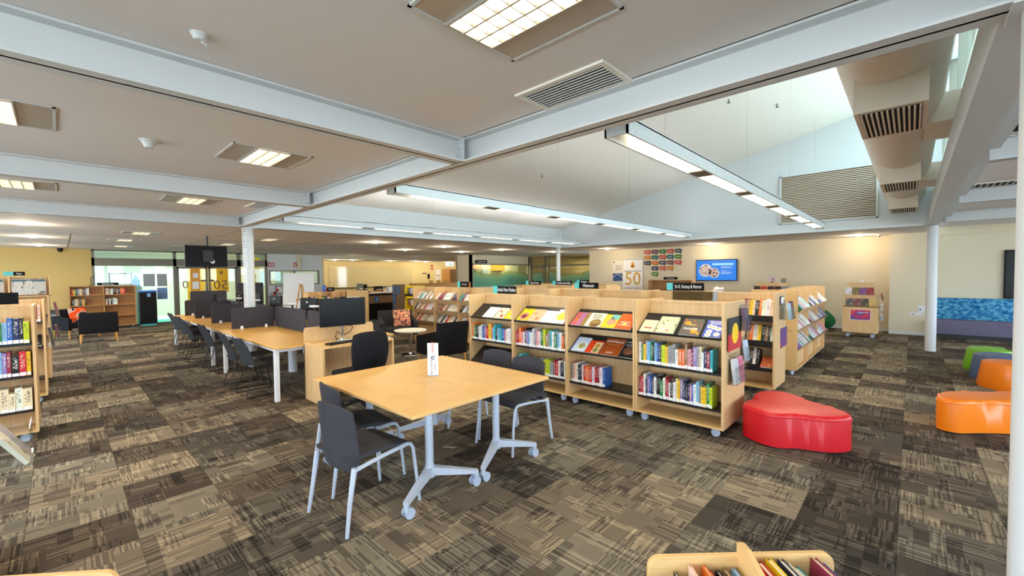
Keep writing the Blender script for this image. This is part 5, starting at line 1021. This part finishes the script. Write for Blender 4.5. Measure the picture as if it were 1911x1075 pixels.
t = thing('paper_notice', 'white paper notice on the closed sorting shelf front', 'notice', (6.12, 12.795, .86)); ob('sheet', bx(0, -.004, 0, .4, -.001, .14), 'white', t); ob('mark', bx(.03, -.006, .06, .08, -.004, .11), 'ink', t)
put_book(SX, .55, .1, 1.182, .02, .2, .2, 'B', 'blue book standing on top of the sorting shelf', None, small=True); put_book(SX, .575, .1, 1.182, .02, .2, .19, 'R', 'red book standing on top of the sorting shelf', None, small=True)
topsign('small black sign on top of the sorting shelf', 5.68, 12.95, 1.182, 'Returns', .24, .12, False, 0, .06)
# information desk
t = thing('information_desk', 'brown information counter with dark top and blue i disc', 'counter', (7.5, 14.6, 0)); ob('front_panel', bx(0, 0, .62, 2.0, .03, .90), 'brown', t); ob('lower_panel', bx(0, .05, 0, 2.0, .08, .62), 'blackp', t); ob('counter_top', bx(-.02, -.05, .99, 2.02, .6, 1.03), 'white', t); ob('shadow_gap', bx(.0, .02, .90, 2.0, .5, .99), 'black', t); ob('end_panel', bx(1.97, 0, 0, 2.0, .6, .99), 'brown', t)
di = ob('info_disc', MB().cyl((.62, -.02, .78), (.62, 0, .78), .10, n=24), plain('disc_blue', lin(40, 90, 150), .4), t); text('i', .16, 'inkw', t, (.62, -.022, .78))
for i, (x, w_, h, mt, lb) in enumerate(((.05, .16, .34, 'alu', 'grey box at the left end of the information counter'), (.5, .5, .05, 'honey', 'wooden tray of papers on the information counter'), (.75, .3, .22, 'blackp', 'black telephone set on the information counter'), (1.3, .3, .18, 'whitem', 'white printer on the information counter'), (.3, .12, .3, 'blackp', 'dark monitor on the information counter'))):
    q = thing('counter_item', lb, 'desk item', (7.5+x, 14.8+.02*i, 1.03)); ob('body', MB().rbox(0, 0, 0, w_, .2, h, .015, 2), mt, q); ob('trim', bx(.02, -.004, h*.4, w_-.02, 0, h*.5), 'page', q)
t = thing('brochure_pillar', 'brown brochure panel with blue leaflets beside the counter', 'brochure stand', (8.2, 13.6, 0), HX); ob('panel', bx(0, 0, 0, .72, .05, 1.33), 'brown', t); ob('panel_return', bx(.0, .05, 0, .05, .5, 1.33), 'brown', t)
for i, (x, z, w_, h) in enumerate(((.02, 1.05, .2, .25), (.30, .98, .2, .28), (.02, .62, .2, .38), (.04, .45, .15, .14))): ob('leaflet', bx(x, -.01, z, x+w_, 0, z+h), plain('leaflet_blue', lin(70, 96, 130), .5, var=.3, nscale=14), t)
t = thing('film_stand', 'yellow film display stand left of the lounge racks', 'display stand', (7.6, 11.85, 0), HX); ob('frame', MB().box(0, 0, 0, .06, .4, 1.32).box(.54, 0, 0, .6, .4, 1.32).box(0, 0, 0, .6, .4, .3).box(0, 0, .92, .6, .4, .98).box(0, .36, .1, .6, .4, 1.32), 'yellow2', t); ob('shelf', bx(.06, 0, .55, .54, .38, .58), 'yellow2', t); ob('header', bx(.0, -.01, 1.0, .6, .0, 1.06), 'blackp', t)
for z, q in ((1.06, 'top'), (.7, 'middle'), (.32, 'bottom')): fill(Fr(7.6, 11.85, HX), .08, .52, z, 'KXEWDNK', f'{q} level of the yellow film stand', 'cases on the yellow film stand', .16, .2, .14, y=.05, small=True, name='film_case')
for i in range(3):
    t = thing('basket', ['woven basket on the long shelf behind the counter', 'small plant on the long shelf behind the counter', 'driftwood piece on the long shelf behind the counter'][i], 'ornament', (9.6+i*.35, 13.2, 1.36)); ob('body', MB().lathe([(0, 0), (.07, 0), (.09, .08), (.08, .1), (0, .08)], 12), 'honey', t); ob('sprig', MB().tube([(0, 0, .05), (.05, 0, .14), (.02, 0, .22-.04*i)], .008, 5), 'honey', t)
bookcase('long wooden shelf behind the brochure panel', Fr(8.9, 13.1, 0), 2.6, [('s', .9), ('s', .5)], D=.5, H=1.36, wood='oak')
# far yellow wall: exit sign, door, pictures
t = thing('exit_sign', 'glowing green and white exit sign hanging before the far door', 'sign', (16.15, 20.3, 2.2)); ob('panel', bx(-.28, -.03, 0, .28, .03, .2), emit('exit_glow', (.55, 1, .8, 1), 2.2), t); ob('hanger', bx(-.02, -.02, .2, .02, .02, .26), 'whitem', t); ob('figure', MB().box(-.06, -.035, .03, .0, -.03, .17).box(.03, -.035, .06, .2, -.03, .12), plain('exit_green', lin(20, 140, 90), .4), t)
d = struct('door_3', bx(16.85, 21.98, 0, 18.1, 22.05, 2.05), 'honey'); ob('door_handle', MB().cyl((16.95, 21.93, 1.0), (16.95, 21.93, 1.15), .015, n=8), 'silver', d); ob('vision_panel', bx(17.5, 21.97, .0, 18.05, 21.975, 2.0), 'brown', d)
t = thing('fire_sign', 'red fire sign on the yellow wall beside the far door', 'sign', (16.0, 21.99, 2.0)); ob('plate', bx(0, -.01, 0, .16, 0, .3), 'redp', t); ob('symbol', bx(.05, -.012, .06, .11, -.01, .24), 'inkw', t)
t = thing('wall_phone', 'small black wall phone by the far door', 'phone', (15.75, 21.99, 1.45)); ob('body', bx(0, -.05, 0, .12, 0, .28), 'blackp', t); ob('cradle', bx(-.4, -.04, .30, -.1, 0, .34), 'blackp', t)
t = thing('notice_board', 'pale notice sheet beside the far door', 'notice', (16.35, 21.99, 1.1)); ob('sheet', bx(0, -.01, 0, .4, 0, .9), 'white', t); ob('line', bx(.05, -.012, .5, .35, -.01, .55), plain('line_red', lin(200, 90, 80), .6), t)
gw = thing('glass_board', 'wide glossy glass writing board on the far yellow wall', 'whiteboard', (9.6, 21.98, 1.05)); ob('pane', bx(0, -.02, 0, 5.0, 0, 1.1), plain('board_glass', lin(224, 210, 160), .06, var=.01, spec=.8), gw); ob('tray', bx(.2, -.08, -.03, 4.8, -.02, 0), 'alu', gw)
t = thing('wall_picture', 'small blue poster on the yellow wall near the window', 'poster', (8.9, 21.98, 1.45)); ob('sheet', bx(0, -.01, 0, .3, 0, .5), plain('poster_navy', lin(60, 90, 150), .5, var=.3, nscale=9), t); ob('frame', MB().box(-.02, -.012, -.02, .32, -.005, 0).box(-.02, -.012, .5, .32, -.005, .52), 'alu', t)
t = thing('wall_picture', 'pale framed notice high on the yellow wall corner', 'poster', (8.6, 21.98, 2.0)); ob('sheet', bx(0, -.01, 0, .24, 0, .32), 'page', t); ob('frame', MB().box(-.02, -.012, -.02, .26, -.005, 0).box(-.02, -.012, .32, .26, -.005, .34), 'alu', t)
# glazed office
k = NT('hill_film'); tc = k.n('ShaderNodeTexCoord'); sp_ = k.n('ShaderNodeSeparateXYZ'); k.l(tc.outputs['Object'], sp_.inputs[0])
wv = k.M('ADD', k.M('MULTIPLY', k.M('SINE', k.M('MULTIPLY', k.M('ADD', sp_.outputs[0], sp_.outputs[1]), 2.1)), .09), sp_.outputs[2]); wv = k.M('SUBTRACT', k.M('ADD', wv, k.M('MULTIPLY', k.M('SINE', k.M('MULTIPLY', k.M('ADD', sp_.outputs[0], sp_.outputs[1]), 5.3)), .03)), 1.0)
colr = k.ramp(k.M('DIVIDE', wv, 1.2), [(.15, lin(150, 206, 190)), (.4, lin(176, 216, 192)), (.6, lin(222, 226, 186)), (.64, lin(250, 248, 236))])
tr = k.n('ShaderNodeBsdfTransparent'); df = k.n('ShaderNodeBsdfDiffuse'); k.l(colr, df.inputs[0]); k.l(colr, tr.inputs[0]); mx = k.n('ShaderNodeMixShader')
k.l(k.ramp(k.M('DIVIDE', wv, 1.2), [(.5, (.38, .38, .38, 1)), (.64, (.03, .03, .03, 1))]), mx.inputs[0]); k.l(tr.outputs[0], mx.inputs[1]); k.l(df.outputs[0], mx.inputs[2]); k.l(mx.outputs[0], k.out.inputs[0]); FILM = k.m
struct('wall_office', MB().box(13.6, 15.5, 0, 17.95, 15.62, 1.05).box(13.6, 15.5, 2.15, 17.95, 15.62, 2.62).box(13.6, 15.5, 1.05, 13.72, 15.62, 2.15).box(17.85, 15.5, 0, 18.0, 15.62, 2.62).box(13.6, 15.5, 0, 13.72, 16.55, 2.62), 'wall')
w4 = struct('window_4', bx(13.72, 15.55, 1.05, 17.85, 15.56, 2.15), 'glass'); ob('film', bx(13.72, 15.535, 1.05, 17.85, 15.54, 2.15), FILM, w4)
for x in (13.7, 17.82): ob('frame', bx(x, 15.48, 1.0, x+.05, 15.56, 2.2), 'alu', w4)
ob('frame', bx(13.7, 15.48, 2.14, 17.87, 15.64, 2.19), 'alu', w4)
struct('wall_office_back', MB().box(13.6, 16.5, 0, 18.1, 16.6, 2.62).box(19.9, 9.9, 0, 20, 22, 2.62), 'wall')
for i, (x, z, w_, h, c) in enumerate(((14.2, 1.95, .8, .25, (214, 150, 130)), (15.9, 1.85, .8, .35, (224, 160, 40)), (15.1, 1.4, .35, .6, (190, 200, 214)))):
    t = thing('office_shelf_box', ['pinkish boxes on the office shelf behind glass', 'orange crates on the office shelf behind glass', 'pale notice inside the glazed office'][i], 'box', (x, 16.2, z)); ob('box', bx(0, 0, 0, w_, .25, h), plain('office_box', lin(*c), .6, var=.25, nscale=5), t); ob('shelf_bracket', bx(0, .2, -.05, w_, .3, 0), 'alu', t)
t = thing('office_screen', 'black computer screen standing inside the glazed office', 'monitor', (17.0, 15.95, 1.05)); ob('panel', bx(-.25, 0, .1, .25, .04, .42), 'blackp', t); ob('stand', bx(-.03, 0, 0, .03, .1, .1), 'blackp', t); ob('desk', bx(-1, -.2, -.03, .5, .4, 0), 'white', t)
spot_area('office_light', (15.8, 16.0, 2.58), 3.2, .6, 75, (1, .93, .76)); spot_area('meeting_light', (19.0, 13, 2.58), .6, 2.0, 45, (1, .86, .6))
w5 = struct('window_5', bx(17.9, 11.0, .05, 17.91, 15.45, 2.6), glassm('bronze_glass', (.72, .68, .52, 1), .5)); ob('film', bx(17.885, 11.0, .2, 17.89, 14.1, 1.95), FILM, w5)
for y in (15.3, 14.3, 14.05, 11.0): ob('mullion', bx(17.84, y, 0, 17.96, y+.07, 2.62), 'alu', w5)
ob('transom', bx(17.84, 11, 2.06, 17.96, 15.4, 2.13), 'alu', w5)
d = struct('door_4', MB().box(17.86, 14.37, 0, 17.92, 14.47, 2.06).box(17.86, 15.2, 0, 17.92, 15.3, 2.06).box(17.86, 14.37, 1.96, 17.92, 15.3, 2.06), 'alu'); ob('pane', bx(17.88, 14.47, .1, 17.89, 15.2, 1.96), FILM, d)
topsign('black hanging sign above the glazed office window', 14.25, 15.42, 2.2, 'Study Room One', .75, .16, False, 0, .11, .7)
# ---------------------------------------------------------------- wall with screen, banner and speech bubbles
XW = 15.395
t = thing('wall_screen', 'wall-mounted television showing a bright blue slide', 'television', (XW, 4.86, 1.36), HX); ob('bezel', MB().rbox(-.66, -.06, 0, .66, -.005, .73, .008, 2), 'blackp', t)
sc_ = emit('slide_blue', (.0, .22, .85, 1), .9, .02); ob('slide', bx(-.64, -.063, .025, .64, -.06, .705), sc_, t); W_ = emit('slide_white', (.8, .9, 1, 1), .7, .02); C_ = emit('slide_cyan', (.35, .8, .9, 1), .9, .02)
ob('slide_bar', bx(-.12, -.065, .53, .55, -.063, .60), C_, t)
for x, z, r, cc in ((-.34, .36, .22, (.55, .45, .42, 1)), (-.06, .27, .17, (.55, .38, .34, 1))): ob('slide_ring', MB().cyl((x, -.066, z), (x, -.063, z), r, n=32), W_, t); ob('slide_picture', MB().cyl((x, -.068, z), (x, -.066, z), r*.9, n=32), cover_mat('slide_photo', cc, [((.05, .05, .08, 1), .3, 9), ((.8, .75, .75, 1), .3, 12)]), t)
for i, (x0, x1, z) in enumerate(((.16, .52, .47), (.16, .48, .43), (.16, .36, .33), (.16, .5, .28), (.16, .45, .24))): ob('slide_line', bx(x0, -.065, z, x1, -.063, z+.015), W_, t)
t = thing('banner', 'tall white banner with a golden 50 beside the blue poster', 'banner', (XW-.02, 7.95, .35), HX); ob('sheet', bx(-.42, -.006, 0, .42, -.002, 1.82), 'white', t); ob('top_rail', MB().cyl((-.44, -.008, 1.83), (.44, -.008, 1.83), .014, n=8), 'silver', t); ob('base', MB().rbox(-.44, -.12, -.35, .44, .0, -.24, .02, 2), 'silver', t); ob('pole', bx(-.015, -.004, -.35, .015, -.001, 0), 'silver', t)
k = NT('gold_print'); v = k.coord('Object', (1, 1, 1)); n = k.noise(v, 3, 1); GOLD = k.done(k.ramp(n, [(.35, lin(190, 110, 20)), (.5, lin(226, 160, 30)), (.65, lin(200, 180, 50))]), .5)
text('50', .74, GOLD, t, (0, -.009, 1.06), sx=.95, ext=.001); text('Gympie Libraries', .10, 'ink', t, (0, -.009, 1.385)); text('Serving our community', .075, 'ink', t, (0, -.009, .72)); text('since 1970', .075, 'ink', t, (0, -.009, .63)); ob('crest', MB().box(-.06, -.009, 1.50, .06, -.006, 1.64).box(-.09, -.009, 1.56, .09, -.006, 1.6).cyl((0, -.009, 1.68), (0, -.006, 1.68), .06, n=14), plain('crest_gold', lin(230, 160, 40), .5), t)
t = thing('wall_poster', 'blue and white poster left of the golden banner', 'poster', (XW, 8.62, 1.33), HX); ob('sheet', bx(-.22, -.004, 0, .22, -.001, .82), 'page', t); ob('picture', bx(-.21, -.006, .01, .21, -.004, .32), plain('poster_bridge', lin(36, 76, 130), .5, var=.5, nscale=8), t); ob('dot', MB().cyl((-.15, -.007, .76), (-.15, -.004, .76), .03, n=12), plain('dot_brown', lin(120, 50, 40), .5), t)
for i, z in enumerate((.62, .57, .50, .45)): ob('text_line', bx(-.1, -.006, z, .18-.05*(i % 2), -.004, z+.018), plain('line_tan', lin(150, 130, 110), .6), t)
arch = MB().tube([(-.19, -.007, .16)]+[(-.19+.38*q/10, -.007, .16+.12*math.sin(math.pi*q/10)) for q in range(1, 10)]+[(.19, -.007, .16)], .008, 5); ob('arch', arch, 'inkw', t)
BUB = [[('Hola', (206, 84, 56)), ('Aloha', (110, 40, 70)), ('Ciao', (50, 120, 40)), ('Hallo', (200, 70, 60)), ('Bonjour', (70, 84, 100))],
       [('Salam', (214, 130, 30)), ('Kia ora', (30, 110, 110)), ('Namaste', (206, 84, 56)), ('Kaya', (30, 100, 120)), ('Merhaba', (70, 130, 40))],
       [('Ni hao', (24, 24, 44)), ('Hej', (220, 120, 30)), ('Kalos', (60, 70, 84)), ('Zdravo', (110, 40, 56)), ('Hello', (206, 80, 66))],
       [None, ('Ahoj', (34, 50, 90)), ('Konnichiwa', (206, 90, 70)), ('Sawubona', (200, 130, 30)), None], [None, ('G\'day', (80, 140, 40)), None, None, None]]
ks = dict(W='')
pos = ['first', 'second', 'third', 'fourth', 'fifth']
for r_, row in enumerate(BUB):
    for c_, bb in enumerate(row):
        if not bb: continue
        y = 7.35-c_*.293; z = 2.43-r_*.208
        t = thing('speech_bubble', f'speech bubble decal reading {bb[0]}, {pos[c_]} in row {["one", "two", "three", "four", "five"][r_]}', 'wall decal', (XW, y, z), HX, 'coloured speech bubble decals')
        pl = smoothpoly([(-.135, .06), (-.09, .085), (0, .09), (.09, .085), (.135, .06), (.13, -.01), (.09, -.05), (0, -.06), (-.09, -.05), (-.13, -.01)], 3)
        o = ob('bubble', MB().prism(pl, 0, .004).prism([(.04, -.04), (.11, -.03), (.10, -.105)], 0, .004), plain('decal', lin(*bb[1]), .6, var=.04), t); o.rotation_euler = (R(90), 0, 0)
        text(bb[0], .07 if len(bb[0]) < 7 else .05, 'inkw', t, (0, -.006, .015), ext=.0006)
topsign('small dark sign on the low bookcase under the speech bubbles', 14.78, 6.2, 1.402, 'Community Languages', .5, .09, False, HX, .05, .6)
t = thing('wall_screen_dark', 'tall dark switched-off screen on the wall above the sofa', 'television', (XW, -1.6, .96), HX); ob('bezel', MB().rbox(0, -.06, 0, .9, -.005, 1.15, .01, 2), 'blackp', t); ob('screen', bx(.03, -.062, .04, .87, -.06, 1.11), 'screen', t)
for y, z, w_, h, lb in ((.02, .50, .22, .07, 'double power point low on the pier'), (-.13, .58, .14, .17, 'white data box on the pier beside the column')):
    t = thing('wall_outlet', lb, 'power point', (14.898, y, z), HX); ob('plate', MB().rbox(0, -.012, 0, w_, 0, h, .004, 2), 'whitem', t); ob('socket', bx(w_*.2, -.014, h*.3, w_*.4, -.012, h*.6), 'alu', t)
